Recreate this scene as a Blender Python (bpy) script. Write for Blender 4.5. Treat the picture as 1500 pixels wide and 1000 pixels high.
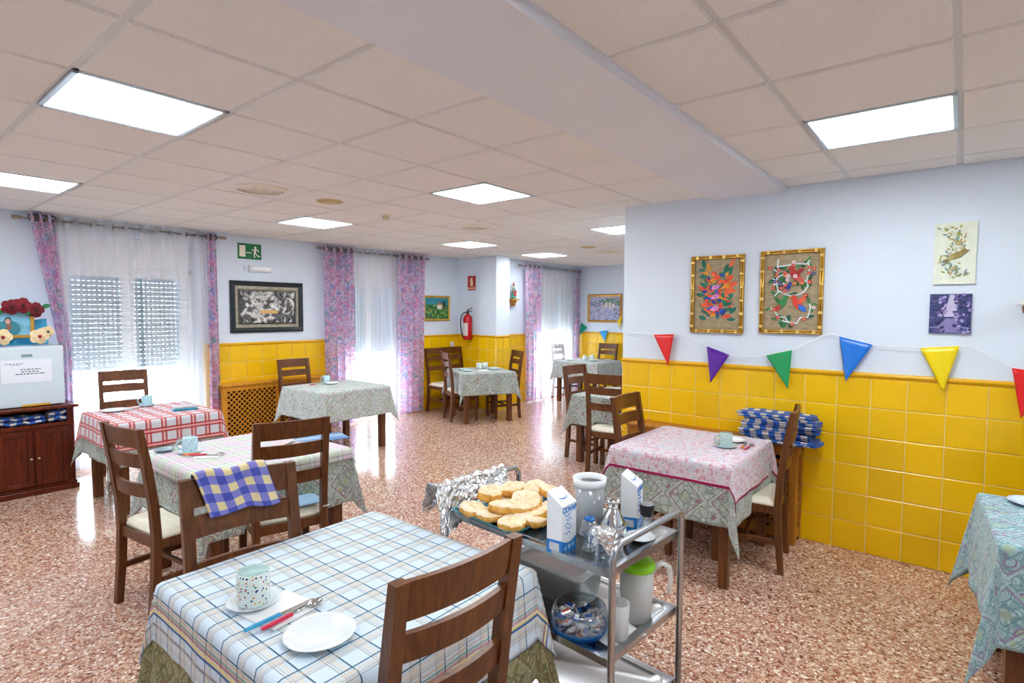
import bpy, bmesh, math, random
from mathutils import Vector, Matrix
from math import sin, cos, pi, radians, sqrt, exp, floor, atan2, hypot

# ------------------------------------------------------------------ scene, camera, world, exposure
sc = bpy.context.scene
for o in list(bpy.data.objects):
    bpy.data.objects.remove(o)
COL = sc.collection
EYE, CEIL = 1.6743, 2.614
PITCH, YAW, ROLL = .054, .6812, .0054
fw = Vector((cos(YAW), sin(YAW), 0)); rt = Vector((fw.y, -fw.x, 0)); up = Vector((0, 0, 1))
fwp = fw*cos(PITCH) - up*sin(PITCH); u2 = up*cos(PITCH) + fw*sin(PITCH)
rtp = rt*cos(ROLL) + u2*sin(ROLL); upp = u2*cos(ROLL) - rt*sin(ROLL)
cd = bpy.data.cameras.new('camera'); cam = bpy.data.objects.new('camera', cd); COL.objects.link(cam)
cd.sensor_width = 36; cd.lens = 36*813.85/1500; cd.clip_start = .05; cd.clip_end = 200
cam.matrix_world = Matrix(((rtp.x, upp.x, -fwp.x, 0), (rtp.y, upp.y, -fwp.y, 0), (rtp.z, upp.z, -fwp.z, EYE), (0, 0, 0, 1)))
sc.camera = cam

SKY_STRENGTH = 9.0
LAMP = 13.0
EXPOSURE = 0.95
w = bpy.data.worlds.new('sky'); sc.world = w; w.use_nodes = True
bg = w.node_tree.nodes['Background']; bg.inputs[0].default_value = (.80, .90, 1.0, 1); bg.inputs[1].default_value = SKY_STRENGTH
vs = sc.view_settings
vs.view_transform = 'Standard'; vs.look = 'None'; vs.gamma = 1; vs.use_curve_mapping = False; vs.exposure = EXPOSURE
sc.cycles.use_denoising = True
sc.cycles.max_bounces = 8; sc.cycles.diffuse_bounces = 5; sc.cycles.glossy_bounces = 4
sc.cycles.transmission_bounces = 6; sc.cycles.transparent_max_bounces = 16
sc.cycles.caustics_reflective = False; sc.cycles.caustics_refractive = False
sc.cycles.sample_clamp_indirect = 6.0

def portal(name, loc, rot, sx, sy):
    l = bpy.data.lights.new(name, 'AREA'); l.shape = 'RECTANGLE'; l.size = sx; l.size_y = sy
    l.cycles.is_portal = True
    o = bpy.data.objects.new(name, l); COL.objects.link(o); o.location = loc; o.rotation_euler = rot
# daylight enters through the three balcony windows (light guides for the sky, they emit nothing themselves)
portal('window_portal', (2.15, 7.30, 1.25), (-pi/2, 0, 0), 1.5, 2.6)
portal('window_portal', (5.25, 7.30, 1.25), (-pi/2, 0, 0), 1.5, 2.6)
portal('window_portal', (8.95, 6.56, 1.25), (-pi/2, 0, 0), 1.6, 2.6)

# ------------------------------------------------------------------ colour and material helpers
def lin(v): return v/12.92 if v <= .04045 else ((v+.055)/1.055)**2.4
def H(s):
    s = s.lstrip('#'); return tuple(lin(int(s[i:i+2], 16)/255) for i in (0, 2, 4)) + (1,)

class NT:
    """small helper to write node trees"""
    def __init__(s, name, rough=.5, spec=.5, metal=0, coat=0, sheen=0):
        s.m = bpy.data.materials.new(name); s.m.use_nodes = True
        s.t = s.m.node_tree; s.b = s.t.nodes['Principled BSDF']; s.out = s.t.nodes['Material Output']
        s.b.inputs['Roughness'].default_value = rough; s.b.inputs['Metallic'].default_value = metal
        s.b.inputs['Specular IOR Level'].default_value = spec
        s.b.inputs['Coat Weight'].default_value = coat; s.b.inputs['Sheen Weight'].default_value = sheen
    def n(s, typ, **k):
        x = s.t.nodes.new(typ)
        for a, v in k.items(): setattr(x, a, v)
        return x
    def link(s, a, b): s.t.links.new(a, b)
    def put(s, sock, v):
        if v is None: return
        if hasattr(v, 'is_linked'): s.link(v, sock)
        else: sock.default_value = v
    def math(s, op, a, b=None, c=None, clamp=False):
        x = s.n('ShaderNodeMath', operation=op); x.use_clamp = clamp
        s.put(x.inputs[0], a); s.put(x.inputs[1], b)
        if c is not None: s.put(x.inputs[2], c)
        return x.outputs[0]
    def mix(s, f, a, b, mode='MIX'):
        x = s.n('ShaderNodeMix', data_type='RGBA', blend_type=mode)
        s.put(x.inputs[0], f); s.put(x.inputs[6], a); s.put(x.inputs[7], b); return x.outputs[2]
    def ramp(s, f, stops, interp='LINEAR'):
        x = s.n('ShaderNodeValToRGB'); r = x.color_ramp; r.interpolation = interp
        while len(r.elements) < len(stops): r.elements.new(.5)
        for e, (p, c) in zip(r.elements, stops): e.position = p; e.color = c
        s.put(x.inputs[0], f); return x.outputs[0]
    def coord(s, kind='Object', scale=None, rot=None):
        x = s.n('ShaderNodeTexCoord').outputs[kind]
        if scale is not None or rot is not None:
            m = s.n('ShaderNodeMapping'); s.link(x, m.inputs[0])
            if scale is not None: m.inputs['Scale'].default_value = scale if hasattr(scale, '__len__') else (scale,)*3
            if rot is not None: m.inputs['Rotation'].default_value = rot
            x = m.outputs[0]
        return x
    def noise(s, vec, scale, detail=3, rough=.5, out=0, dist=0):
        x = s.n('ShaderNodeTexNoise'); s.put(x.inputs['Vector'], vec); x.inputs['Scale'].default_value = scale
        x.inputs['Detail'].default_value = detail; x.inputs['Roughness'].default_value = rough; x.inputs['Distortion'].default_value = dist
        return x.outputs[out]
    def vor(s, vec, scale, out='Distance', feature='F1', rnd=1):
        x = s.n('ShaderNodeTexVoronoi', feature=feature); s.put(x.inputs['Vector'], vec); x.inputs['Scale'].default_value = scale
        x.inputs['Randomness'].default_value = rnd; return x.outputs[out]
    def sep(s, v):
        x = s.n('ShaderNodeSeparateXYZ'); s.link(v, x.inputs[0]); return x.outputs
    def comb(s, x, y, z=0):
        c = s.n('ShaderNodeCombineXYZ'); s.put(c.inputs[0], x); s.put(c.inputs[1], y); s.put(c.inputs[2], z); return c.outputs[0]
    def bump(s, h, strength=.2, dist=.01):
        x = s.n('ShaderNodeBump'); x.inputs['Strength'].default_value = strength; x.inputs['Distance'].default_value = dist
        s.link(h, x.inputs['Height']); s.link(x.outputs[0], s.b.inputs['Normal'])
    def base(s, v): s.put(s.b.inputs['Base Color'], v); return s.m
    def near(s, f, c, wd):
        """1 where |f-c|<wd"""
        return s.math('LESS_THAN', s.math('ABSOLUTE', s.math('SUBTRACT', f, c)), wd)

MC = {}
def flat(col, rough=.5, metal=0, spec=.5, var=.06, scale=30):
    """plain painted / plastic / metal material with a slight mottling"""
    key = (col, rough, metal, spec, var)
    if key in MC: return MC[key]
    N = NT('mat_'+col.lstrip('#'), rough, spec, metal)
    c = H(col)
    if var:
        f = N.noise(N.coord(), scale, 3)
        lo = tuple(v*(1-var) for v in c[:3]) + (1,); hi = tuple(min(1, v*(1+var)) for v in c[:3]) + (1,)
        N.base(N.ramp(f, [(.3, lo), (.7, hi)]))
    else: N.base(c)
    MC[key] = N.m; return N.m

def wood(name, dark, light, scale=(26, 26, 2.2), rough=.34, axis=None):
    N = NT(name, rough, .4)
    v = N.coord('Object', scale)
    f = N.noise(v, 1.0, 5, .6, dist=1.2)
    g = N.noise(N.coord('Object', (90, 90, 5)), 1.0, 3)
    c = N.mix(.35, N.ramp(f, [(.28, H(dark)), (.72, H(light))]), N.ramp(g, [(.35, H(dark)), (.65, H(light))]))
    N.bump(g, .08, .002)
    return N.base(c)

def clear(name, tint=(.97, .99, 1, 1), gloss=.18, rough=.02, milk=0, milkcol=(.9, .93, .95, 1)):
    N = NT(name); t = N.t
    tr = N.n('ShaderNodeBsdfTransparent'); tr.inputs[0].default_value = tint
    gl = N.n('ShaderNodeBsdfGlossy'); gl.inputs['Roughness'].default_value = rough
    lw = N.n('ShaderNodeLayerWeight'); lw.inputs[0].default_value = .35
    mx = N.n('ShaderNodeMixShader')
    f = N.math('MULTIPLY_ADD', lw.outputs[1], .5, gloss*.35, clamp=True)
    N.link(f, mx.inputs[0]); N.link(tr.outputs[0], mx.inputs[1]); N.link(gl.outputs[0], mx.inputs[2])
    res = mx.outputs[0]
    if milk:
        df = N.n('ShaderNodeBsdfDiffuse'); df.inputs[0].default_value = milkcol
        tl = N.n('ShaderNodeBsdfTranslucent'); tl.inputs[0].default_value = milkcol
        m1 = N.n('ShaderNodeMixShader'); m1.inputs[0].default_value = .5
        N.link(df.outputs[0], m1.inputs[1]); N.link(tl.outputs[0], m1.inputs[2])
        m2 = N.n('ShaderNodeMixShader'); m2.inputs[0].default_value = milk
        N.link(res, m2.inputs[1]); N.link(m1.outputs[0], m2.inputs[2]); res = m2.outputs[0]
    N.link(res, N.out.inputs[0]); return N.m

def emit(name, col, strength):
    N = NT(name, .4); N.base(col); N.b.inputs['Emission Color'].default_value = col; N.b.inputs['Emission Strength'].default_value = strength
    return N.m

# ------------------------------------------------------------------ mesh helpers
class MB:
    def __init__(s): s.v = []; s.f = []; s.mi = []; s.uv = None; s.cur = 0
    def add(s, vs, fs, M=None):
        k = len(s.v)
        s.v += [tuple(M @ Vector(p)) for p in vs] if M is not None else [tuple(p) for p in vs]
        s.f += [tuple(i+k for i in f) for f in fs]; s.mi += [s.cur]*len(fs); return s
    def box(s, x0, x1, y0, y1, z0, z1, M=None):
        vs = [(x, y, z) for z in (z0, z1) for y in (y0, y1) for x in (x0, x1)]
        return s.add(vs, [(0, 2, 3, 1), (4, 5, 7, 6), (0, 1, 5, 4), (2, 6, 7, 3), (0, 4, 6, 2), (1, 3, 7, 5)], M)
    def cbox(s, x0, x1, y0, y1, z0, z1, b=.004, M=None):
        b = min(b, (x1-x0)*.45, (y1-y0)*.45, (z1-z0)*.45)
        bm = bmesh.new(); bmesh.ops.create_cube(bm, size=1)
        for v in bm.verts: v.co = Vector(((x0+x1)/2+v.co.x*(x1-x0), (y0+y1)/2+v.co.y*(y1-y0), (z0+z1)/2+v.co.z*(z1-z0)))
        bmesh.ops.bevel(bm, geom=bm.edges[:], offset=b, segments=1, affect='EDGES')
        bm.verts.index_update()
        s.add([v.co[:] for v in bm.verts], [[v.index for v in f.verts] for f in bm.faces], M); bm.free(); return s
    def tube(s, pts, r, n=8, closed=False, caps=True, M=None):
        P = [Vector(p) for p in pts]; m = len(P); R = r if hasattr(r, '__len__') else [r]*m
        vs, fs = [], []; prev = None
        for i, p in enumerate(P):
            a = P[(i-1) % m] if (closed or i) else p; b = P[(i+1) % m] if (closed or i < m-1) else p
            t = (b-a).normalized()
            if prev is None: prev = t.orthogonal().normalized()
            nrm = (prev - t*prev.dot(t))
            nrm = nrm.normalized() if nrm.length > 1e-6 else t.orthogonal().normalized()
            prev = nrm; bn = t.cross(nrm)
            vs += [(p + (nrm*cos(2*pi*k/n) + bn*sin(2*pi*k/n))*R[i])[:] for k in range(n)]
        for i in range(m if closed else m-1):
            j = (i+1) % m
            fs += [(i*n+k, i*n+(k+1) % n, j*n+(k+1) % n, j*n+k) for k in range(n)]
        if caps and not closed: fs += [tuple(range(n))[::-1], tuple((m-1)*n+k for k in range(n))]
        return s.add(vs, fs, M)
    def lathe(s, prof, n=24, c=(0, 0, 0), M=None, cap=True):
        vs = [(c[0]+r*cos(2*pi*k/n), c[1]+r*sin(2*pi*k/n), c[2]+z) for r, z in prof for k in range(n)]
        fs = [(i*n+k, i*n+(k+1) % n, (i+1)*n+(k+1) % n, (i+1)*n+k) for i in range(len(prof)-1) for k in range(n)]
        if cap:
            if prof[0][0] > 1e-5: fs.append(tuple(range(n))[::-1])
            if prof[-1][0] > 1e-5: fs.append(tuple((len(prof)-1)*n+k for k in range(n)))
        return s.add(vs, fs, M)
    def prism(s, poly, y0, y1, M=None):
        """polygon in (x,z), extruded from y0 to y1 (y0 nearer the viewer)"""
        n = len(poly)
        vs = [(x, y0, z) for x, z in poly] + [(x, y1, z) for x, z in poly]
        return s.add(vs, [tuple(range(n)), tuple(range(2*n-1, n-1, -1))] + [(i, i+n, (i+1) % n+n, (i+1) % n) for i in range(n)], M)
    def grid(s, fn, nu, nv, uvfn=None):
        """grid of fn(i/nu, j/nv)"""
        k = len(s.v)
        if uvfn and s.uv is None: s.uv = {}
        for j in range(nv+1):
            for i in range(nu+1):
                if uvfn: s.uv[len(s.v)] = uvfn(i/nu, j/nv)
                s.v.append(tuple(fn(i/nu, j/nv)))
        for j in range(nv):
            for i in range(nu):
                a = k+j*(nu+1)+i; s.f.append((a, a+1, a+nu+2, a+nu+1)); s.mi.append(s.cur)
        return s
    def mesh(s, name, mats, smooth=False):
        me = bpy.data.meshes.new(name); me.from_pydata(s.v, [], s.f)
        if not isinstance(mats, (list, tuple)): mats = [mats]
        for m in mats: me.materials.append(m)
        me.polygons.foreach_set('material_index', s.mi)
        if smooth: me.polygons.foreach_set('use_smooth', [True]*len(s.f))
        if s.uv is not None:
            ul = me.uv_layers.new(name='uv')
            for l in me.loops: ul.data[l.index].uv = s.uv.get(l.vertex_index, (0, 0))
        bm = bmesh.new(); bm.from_mesh(me); bmesh.ops.recalc_face_normals(bm, faces=bm.faces[:]); bm.to_mesh(me); bm.free()
        me.update(); return me
    def obj(s, name, mats, parent=None, smooth=False, loc=None, rz=0):
        return link(name, s.mesh(name, mats, smooth), parent, loc, rz)

def link(name, me, parent=None, loc=None, rz=0):
    o = bpy.data.objects.new(name, me); COL.objects.link(o)
    if parent is not None: o.parent = parent
    if loc is not None: o.location = loc
    if rz: o.rotation_euler = (0, 0, rz)
    return o
def tag(o, label=None, cat=None, group=None, kind=None):
    if label: o['label'] = label
    if cat: o['category'] = cat
    if group: o['group'] = group
    if kind: o['kind'] = kind
    return o
def thing(name, label, cat, loc=(0, 0, 0), rz=0, group=None):
    return tag(link(name, None, None, loc, rz), label, cat, group)
def smooth_by_angle(o, ang=40):
    me = o.data
    me.polygons.foreach_set('use_smooth', [True]*len(me.polygons))
    try: me.set_sharp_from_angle(angle=radians(ang))
    except Exception: pass
    return o
def solid(o, t, off=0):
    m = o.modifiers.new('thickness', 'SOLIDIFY'); m.thickness = t; m.offset = off; return o
def subdiv(o, n=1):
    m = o.modifiers.new('smooth', 'SUBSURF'); m.levels = n; m.render_levels = n; return o
def text_mesh(body, size, mat, name, parent, loc, rot, extrude=.0004, sx=1):
    cu = bpy.data.curves.new(name, 'FONT'); cu.body = body; cu.size = size; cu.extrude = extrude; cu.offset = size*.035
    cu.align_x = 'CENTER'; cu.align_y = 'CENTER'
    t = bpy.data.objects.new(name, cu); COL.objects.link(t)
    dg = bpy.context.evaluated_depsgraph_get()
    me = bpy.data.meshes.new_from_object(t.evaluated_get(dg)); bpy.data.objects.remove(t)
    me.materials.clear(); me.materials.append(mat)
    o = link(name, me, parent, loc); o.rotation_euler = rot; o.scale = (sx, 1, 1); return o

# ------------------------------------------------------------------ materials
def m_terrazzo():
    N = NT('terrazzo', .16, .5)
    v = N.coord('Object')
    d = N.noise(v, 14, 2, out=1)
    wv = N.n('ShaderNodeVectorMath', operation='MULTIPLY_ADD'); N.link(d, wv.inputs[0]); wv.inputs[1].default_value = (.02, .02, 0); N.link(v, wv.inputs[2])
    col = N.sep(N.vor(wv.outputs[0], 72, 'Color'))
    pal = [(0, H('#8a523f')), (.18, H('#b07c64')), (.36, H('#c2937a')), (.54, H('#d8b79d')), (.70, H('#f2e8dc')), (.80, H('#a2624b')), (.92, H('#6f4032'))]
    big = N.ramp(col[0], pal, 'CONSTANT')
    c2 = N.sep(N.vor(wv.outputs[0], 170, 'Color'))
    small = N.ramp(c2[1], [(0, H('#9a6450')), (.3, H('#bd8f78')), (.62, H('#dcc2ab')), (.86, H('#f3ece2'))], 'CONSTANT')
    pick = N.math('GREATER_THAN', col[2], .58)
    c = N.mix(pick, big, small)
    e = N.math('LESS_THAN', N.vor(wv.outputs[0], 72, 'Distance', 'DISTANCE_TO_EDGE'), .05)
    c = N.mix(N.math('MULTIPLY', e, .5), c, H('#cdb09c'))
    rg = N.noise(v, 3, 3)
    N.put(N.b.inputs['Roughness'], N.math('MULTIPLY_ADD', rg, .10, .10))
    return N.base(c)
M_FLOOR = m_terrazzo()
def m_wall(name, col):
    N = NT(name, .72, .25); f = N.noise(N.coord(), 60, 4, .7); N.bump(f, .12, .003)
    g = N.noise(N.coord(), 1.3, 3)
    c = H(col); lo = tuple(x*.96 for x in c[:3])+(1,)
    return N.base(N.ramp(g, [(.3, lo), (.7, c)]))
M_WALL = m_wall('wall_paint', '#dfebf8')
M_BEAM = m_wall('beam_paint', '#e4e8f0')
def m_ctile():
    N = NT('mineral_fibre_tile', .9, .1)
    v = N.coord('Object')
    f = N.noise(v, 190, 3, .7); p = N.vor(v, 240)
    c = N.ramp(f, [(.32, H('#dcdbd7')), (.6, H('#f2f2ef'))])
    g = N.noise(v, 1.1, 2)
    c = N.mix(.25, c, N.ramp(g, [(.3, H('#e2e1de')), (.7, H('#efefec'))]))
    N.bump(p, .25, .004)
    return N.base(c)
M_CTILE = m_ctile()
M_TBAR = flat('#d3d6d8', .45, 0, .5, 0)
M_DARK = flat('#4a4540', .8)
def m_ytile():
    N = NT('yellow_glazed_tile', .22, .45)
    v = N.coord('Object'); oi = N.n('ShaderNodeObjectInfo')
    f = N.noise(v, 9, 3)
    c = N.mix(f, H('#edbb00'), H('#f6c80c'))
    hsv = N.n('ShaderNodeHueSaturation'); N.link(c, hsv.inputs['Color']); N.link(N.math('MULTIPLY_ADD', oi.outputs['Random'], .10, .95), hsv.inputs['Value'])
    N.bump(N.noise(v, 16, 2), .02, .004)
    return N.base(hsv.outputs[0])
M_YTILE = m_ytile()
M_GROUT = flat('#f1e2a6', .8)
M_YTRIM = flat('#e6ae08', .25)
M_CHAIR = wood('dark_walnut_wood', '#40200e', '#7c4a22')
M_CHAIR2 = wood('table_leg_wood', '#42220f', '#7d4b24')
M_CAB = wood('mahogany_wood', '#3a140a', '#6e2a14', rough=.25)
M_HONEY = wood('honey_varnished_wood', '#b8741a', '#e2a336', rough=.28)
M_HONEY2 = wood('brown_varnished_wood', '#8a5218', '#bb7a2c', rough=.3)
M_PANELLAMP = emit('lamp_diffuser', (.93, .97, 1, 1), LAMP)
M_ALU = NT('lamp_frame_metal', .32, .5, .6).base(H('#c6d4de'))
def m_steel(name, col='#b9bdc0', rough=.24):
    N = NT(name, rough, .5, 1)
    f = N.noise(N.coord('Object', (3, 60, 60)), 1, 3)
    N.put(N.b.inputs['Roughness'], N.math('MULTIPLY_ADD', f, .15, rough-.07))
    return N.base(H(col))
M_STEEL = m_steel('brushed_steel')
M_CHROME = NT('chrome', .08, .5, 1).base(H('#d5d8da'))
M_FOIL = NT('aluminium_foil', .24, .5, .96).base(H('#e9edf1'))
M_WHITE = flat('#f2f5f7', .25, var=.02)
M_CERAMIC = flat('#e9f2f6', .12, var=.02)
M_CREAM = flat('#ece6d4', .35)
M_BLACK = flat('#17181a', .4)
M_PAPER = flat('#f4f6f8', .8, var=.02)
M_GREYMET = flat('#8d8f8d', .35, .8)
M_WINFRAME = flat('#eef2f5', .35, var=.02)
M_SHUTTER = flat('#a3b2bc', .5)
M_GLASS = clear('window_glass', (.97, .99, 1, 1), .08)
M_CLEAR = clear('clear_plastic', (.95, .98, 1, 1), .25)
M_FROST = clear('frosted_plastic', (.98, .99, .99, 1), .12, .2, .6, (1, 1, 1, 1))
M_CLEARBLUE = clear('blue_plastic', (.25, .6, .97, 1), .15, .05, .6, (.04, .38, .92, 1))

def fabric(name, rough=.85): return NT(name, rough, .15, sheen=.15)
def uvxy(N): 
    u = N.sep(N.coord('UV')); return u[0], u[1]
def frac(N, x, p): return N.math('FRACT', N.math('DIVIDE', x, p))

def m_paisley(name, base='#a3b1a9', light='#c6cfc8', dark='#7b8a85', line='#9a7286', accent='#aab08a', rot=0):
    N = fabric(name)
    v = N.coord('UV'); u, w_ = uvxy(N)
    warp = N.noise(v, 15, 2, out=1)
    wv = N.n('ShaderNodeVectorMath', operation='MULTIPLY_ADD'); N.link(warp, wv.inputs[0]); wv.inputs[1].default_value = (.035, .035, 0); N.link(v, wv.inputs[2])
    d1 = N.vor(wv.outputs[0], 21)
    rings = N.math('SINE', N.math('MULTIPLY', d1, 34))
    c = N.mix(N.ramp(rings, [(.35, (0, 0, 0, 1)), (.62, (1, 1, 1, 1))]), H(base), H(light))
    e = N.vor(wv.outputs[0], 21, 'Distance', 'DISTANCE_TO_EDGE')
    c = N.mix(N.ramp(e, [(.0, (.8, .8, .8, 1)), (.05, (.6, .6, .6, 1)), (.09, (0, 0, 0, 1))]), c, H(dark))
    cs = N.sep(N.vor(wv.outputs[0], 21, 'Color'))
    c = N.mix(N.math('MULTIPLY', N.math('GREATER_THAN', cs[0], .86), N.math('LESS_THAN', d1, .34)), c, H(accent))
    c = N.mix(N.math('MULTIPLY', N.math('GREATER_THAN', cs[1], .70), N.near(d1, .42, .06)), c, H(line))
    # medallion lattice
    p = .27
    a = N.math('ABSOLUTE', N.math('SUBTRACT', frac(N, u, p), .5)); b = N.math('ABSOLUTE', N.math('SUBTRACT', frac(N, w_, p), .5))
    di = N.math('ADD', a, b)
    c = N.mix(N.math('MULTIPLY', N.near(di, .40, .018), .8), c, H(line))
    c = N.mix(N.math('MULTIPLY', N.near(di, .46, .02), .7), c, H(light))
    c = N.mix(N.math('MULTIPLY', N.near(di, .17, .02), .8), c, H(dark))
    c = N.mix(N.math('MULTIPLY', N.math('LESS_THAN', di, .10), .7), c, H(accent))
    # fine dots
    f = N.vor(v, 70); c = N.mix(N.math('MULTIPLY', N.math('LESS_THAN', f, .22), .45), c, H(dark))
    t = N.noise(v, 500, 2); N.bump(t, .1, .002)
    return N.base(c)
M_PAIS = m_paisley('grey_green_paisley_cloth')
M_PAIS_SHADED = m_paisley('shaded_paisley_cloth', '#8a8b62', '#a9a67c', '#5f6143', '#7a5f4c', '#857c46')  # same paisley, with dim yellowish light put into its colours
M_PAIS_PALE = m_paisley('pale_paisley_cloth', '#bac8c3', '#d8e1dc', '#98a8a4', '#b391a6', '#b9c6a8')
M_PAIS_TEAL = m_paisley('teal_paisley_cloth', '#8fb2b8', '#b9d4d5', '#6a929b', '#93789f', '#a3b99a')
def m_pinkpaisley(hx, hy):
    N = fabric('pink_paisley_cloth'); v = N.coord('UV'); u, w_ = uvxy(N)
    warp = N.noise(v, 7, 2, out=1)
    wv = N.n('ShaderNodeVectorMath', operation='MULTIPLY_ADD'); N.link(warp, wv.inputs[0]); wv.inputs[1].default_value = (.05, .05, 0); N.link(v, wv.inputs[2])
    d = N.vor(wv.outputs[0], 15); r = N.math('SINE', N.math('MULTIPLY', d, 30))
    c = N.mix(N.ramp(r, [(.3, (0, 0, 0, 1)), (.7, (1, 1, 1, 1))]), H('#dcc6d2'), H('#dbe6ec'))
    n2 = N.noise(v, 26, 4); c = N.mix(N.ramp(n2, [(.52, (0, 0, 0, 1)), (.62, (1, 1, 1, 1))]), c, H('#d3a3b3'))
    n3 = N.noise(wv.outputs[0], 20, 3, out=1); s3 = N.sep(n3)
    c = N.mix(N.ramp(s3[1], [(.56, (0, 0, 0, 1)), (.64, (.8, .8, .8, 1))]), c, H('#c3d2dc'))
    f = N.vor(wv.outputs[0], 40); c = N.mix(N.math('MULTIPLY', N.math('LESS_THAN', f, .25), .5), c, H('#a6657c'))
    hem = N.math('MAXIMUM', N.math('GREATER_THAN', N.math('ABSOLUTE', u), hx-.016), N.math('GREATER_THAN', N.math('ABSOLUTE', w_), hy-.016))
    c = N.mix(hem, c, H('#b01463'))
    return N.base(c)

def m_plaid_blue(hx, hy):
    N = fabric('blue_white_plaid_cloth'); u, w_ = uvxy(N)
    c = H('#d3e6f3')
    p = .094
    first = True
    for x in (u, w_):
        f = frac(N, N.math('ADD', x, 5*p), p)
        c = N.mix(N.math('MULTIPLY', N.near(f, .5, .16), .32), c, H('#bcc6c8'))
        c = N.mix(N.math('MULTIPLY', N.near(f, .5, .045), .45), c, H('#e6d3b4'))
        c = N.mix(N.math('MULTIPLY', N.near(f, .30, .018), .8), c, H('#9f9a92'))
        c = N.mix(N.math('MULTIPLY', N.near(f, .38, .014), .6), c, H('#b9a48e'))
        c = N.mix(N.math('MULTIPLY', N.near(f, .68, .026), .95), c, H('#2b5f80'))
    # coloured stripe border near the hem
    for x, h in ((u, hx), (w_, hy)):
        ax = N.math('ABSOLUTE', x)
        for off, wd, col, k in ((.090, .004, '#1d5ba0', .95), (.101, .006, '#ecd98e', .85), (.112, .002, '#b8464f', .85), (.118, .002, '#b8464f', .7), (.126, .0022, '#4a9a7e', .85), (.140, .0018, '#e2b26c', .7), (.060, .003, '#c9a58e', .5), (.050, .003, '#a09a98', .5)):
            c = N.mix(N.math('MULTIPLY', N.near(ax, h-off, wd), k), c, H(col))
    t = N.noise(N.coord('UV'), 600, 2); N.bump(t, .1, .002)
    return N.base(c)

def m_plaid_red():
    N = fabric('red_white_plaid_cloth'); u, w_ = uvxy(N)
    c = H('#dfe3ea'); p = .115
    for x in (u, w_):
        f = frac(N, N.math('ADD', x, 5*p), p)
        g = frac(N, N.math('ADD', x, 5*p), p/8)
        c = N.mix(N.math('MULTIPLY', N.near(g, .5, .10), .45), c, H('#a9b3c2'))
        c = N.mix(N.math('MULTIPLY', N.near(f, .5, .16), .75), c, H('#e9a9a2'))
        c = N.mix(N.math('MULTIPLY', N.near(f, .37, .06), .88), c, H('#b3202f'))
        c = N.mix(N.math('MULTIPLY', N.near(f, .63, .06), .88), c, H('#b3202f'))
    return N.base(c)

def m_plaid_pastel():
    N = fabric('pastel_plaid_cloth'); u, w_ = uvxy(N)
    c = H('#dfe2ea'); p = .2
    for x in (u, w_):
        f = frac(N, N.math('ADD', x, 4*p+.03), p)
        c = N.mix(N.math('MULTIPLY', N.near(f, .25, .14), .45), c, H('#e3bdd6'))
        c = N.mix(N.math('MULTIPLY', N.near(f, .75, .14), .45), c, H('#c3d6b8'))
        for q in (.08, .42, .58, .92): c = N.mix(N.math('MULTIPLY', N.near(f, q, .018), .65), c, H('#8f9296'))
    return N.base(c)

def m_floral():
    N = fabric('pink_floral_curtain'); v = N.coord('UV')
    warp = N.noise(v, 10, 3, out=1)
    wv = N.n('ShaderNodeVectorMath', operation='MULTIPLY_ADD'); N.link(warp, wv.inputs[0]); wv.inputs[1].default_value = (.09, .09, 0); N.link(v, wv.inputs[2])
    s1 = N.sep(N.vor(wv.outputs[0], 16, 'Color')); s2 = N.sep(N.vor(wv.outputs[0], 48, 'Color'))
    c = N.ramp(s1[0], [(0, H('#efc3d8')), (.26, H('#e6d6ea')), (.48, H('#dfa0c4')), (.66, H('#d6d0ee')), (.84, H('#a3b6dc')), (.95, H('#8cc2ba'))], 'CONSTANT')
    c2 = N.ramp(s2[1], [(0, H('#f4e6f0')), (.32, H('#e097bd')), (.55, H('#cfbfe2')), (.75, H('#8f9fd2')), (.88, H('#7fb8ae')), (.96, H('#a0689f'))], 'CONSTANT')
    c = N.mix(.5, c, c2)
    df = N.n('ShaderNodeBsdfDiffuse'); tl = N.n('ShaderNodeBsdfTranslucent'); mx = N.n('ShaderNodeMixShader'); mx.inputs[0].default_value = .5
    N.link(c, df.inputs[0]); N.link(c, tl.inputs[0]); N.link(df.outputs[0], mx.inputs[1]); N.link(tl.outputs[0], mx.inputs[2])
    N.link(mx.outputs[0], N.out.inputs[0]); return N.m
M_FLORAL = m_floral()
def m_sheer():
    N = NT('white_sheer_voile')
    tr = N.n('ShaderNodeBsdfTransparent'); df = N.n('ShaderNodeBsdfDiffuse'); tl = N.n('ShaderNodeBsdfTranslucent')
    df.inputs[0].default_value = (.93, .95, .98, 1); tl.inputs[0].default_value = (.93, .95, .98, 1)
    m1 = N.n('ShaderNodeMixShader'); m1.inputs[0].default_value = .5; N.link(df.outputs[0], m1.inputs[1]); N.link(tl.outputs[0], m1.inputs[2])
    m2 = N.n('ShaderNodeMixShader')
    th = N.noise(N.coord('UV', (1, 1, 1)), 700, 1)
    N.link(N.math('MULTIPLY_ADD', th, .2, .29), m2.inputs[0]); N.link(tr.outputs[0], m2.inputs[1]); N.link(m1.outputs[0], m2.inputs[2])
    N.link(m2.outputs[0], N.out.inputs[0]); return N.m
M_SHEER = m_sheer()
def m_gingham(name, blue, yellow, mid, p=.075, space='UV'):
    N = fabric(name); s = N.sep(N.coord(space)); c = H(mid)
    a = N.near(frac(N, N.math('ADD', s[0], 3), p), .5, .25); b = N.near(frac(N, N.math('ADD', s[1], 3), p), .5, .25)
    both = N.math('MULTIPLY', a, b); none = N.math('MULTIPLY', N.math('SUBTRACT', 1, a), N.math('SUBTRACT', 1, b))
    c = N.mix(none, c, H(blue)); c = N.mix(both, c, H(yellow))
    f = N.noise(N.coord(space), 160, 3); c = N.mix(N.math('MULTIPLY', f, .35), c, H(mid))
    N.bump(f, .3, .004); return N.base(c)
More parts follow.
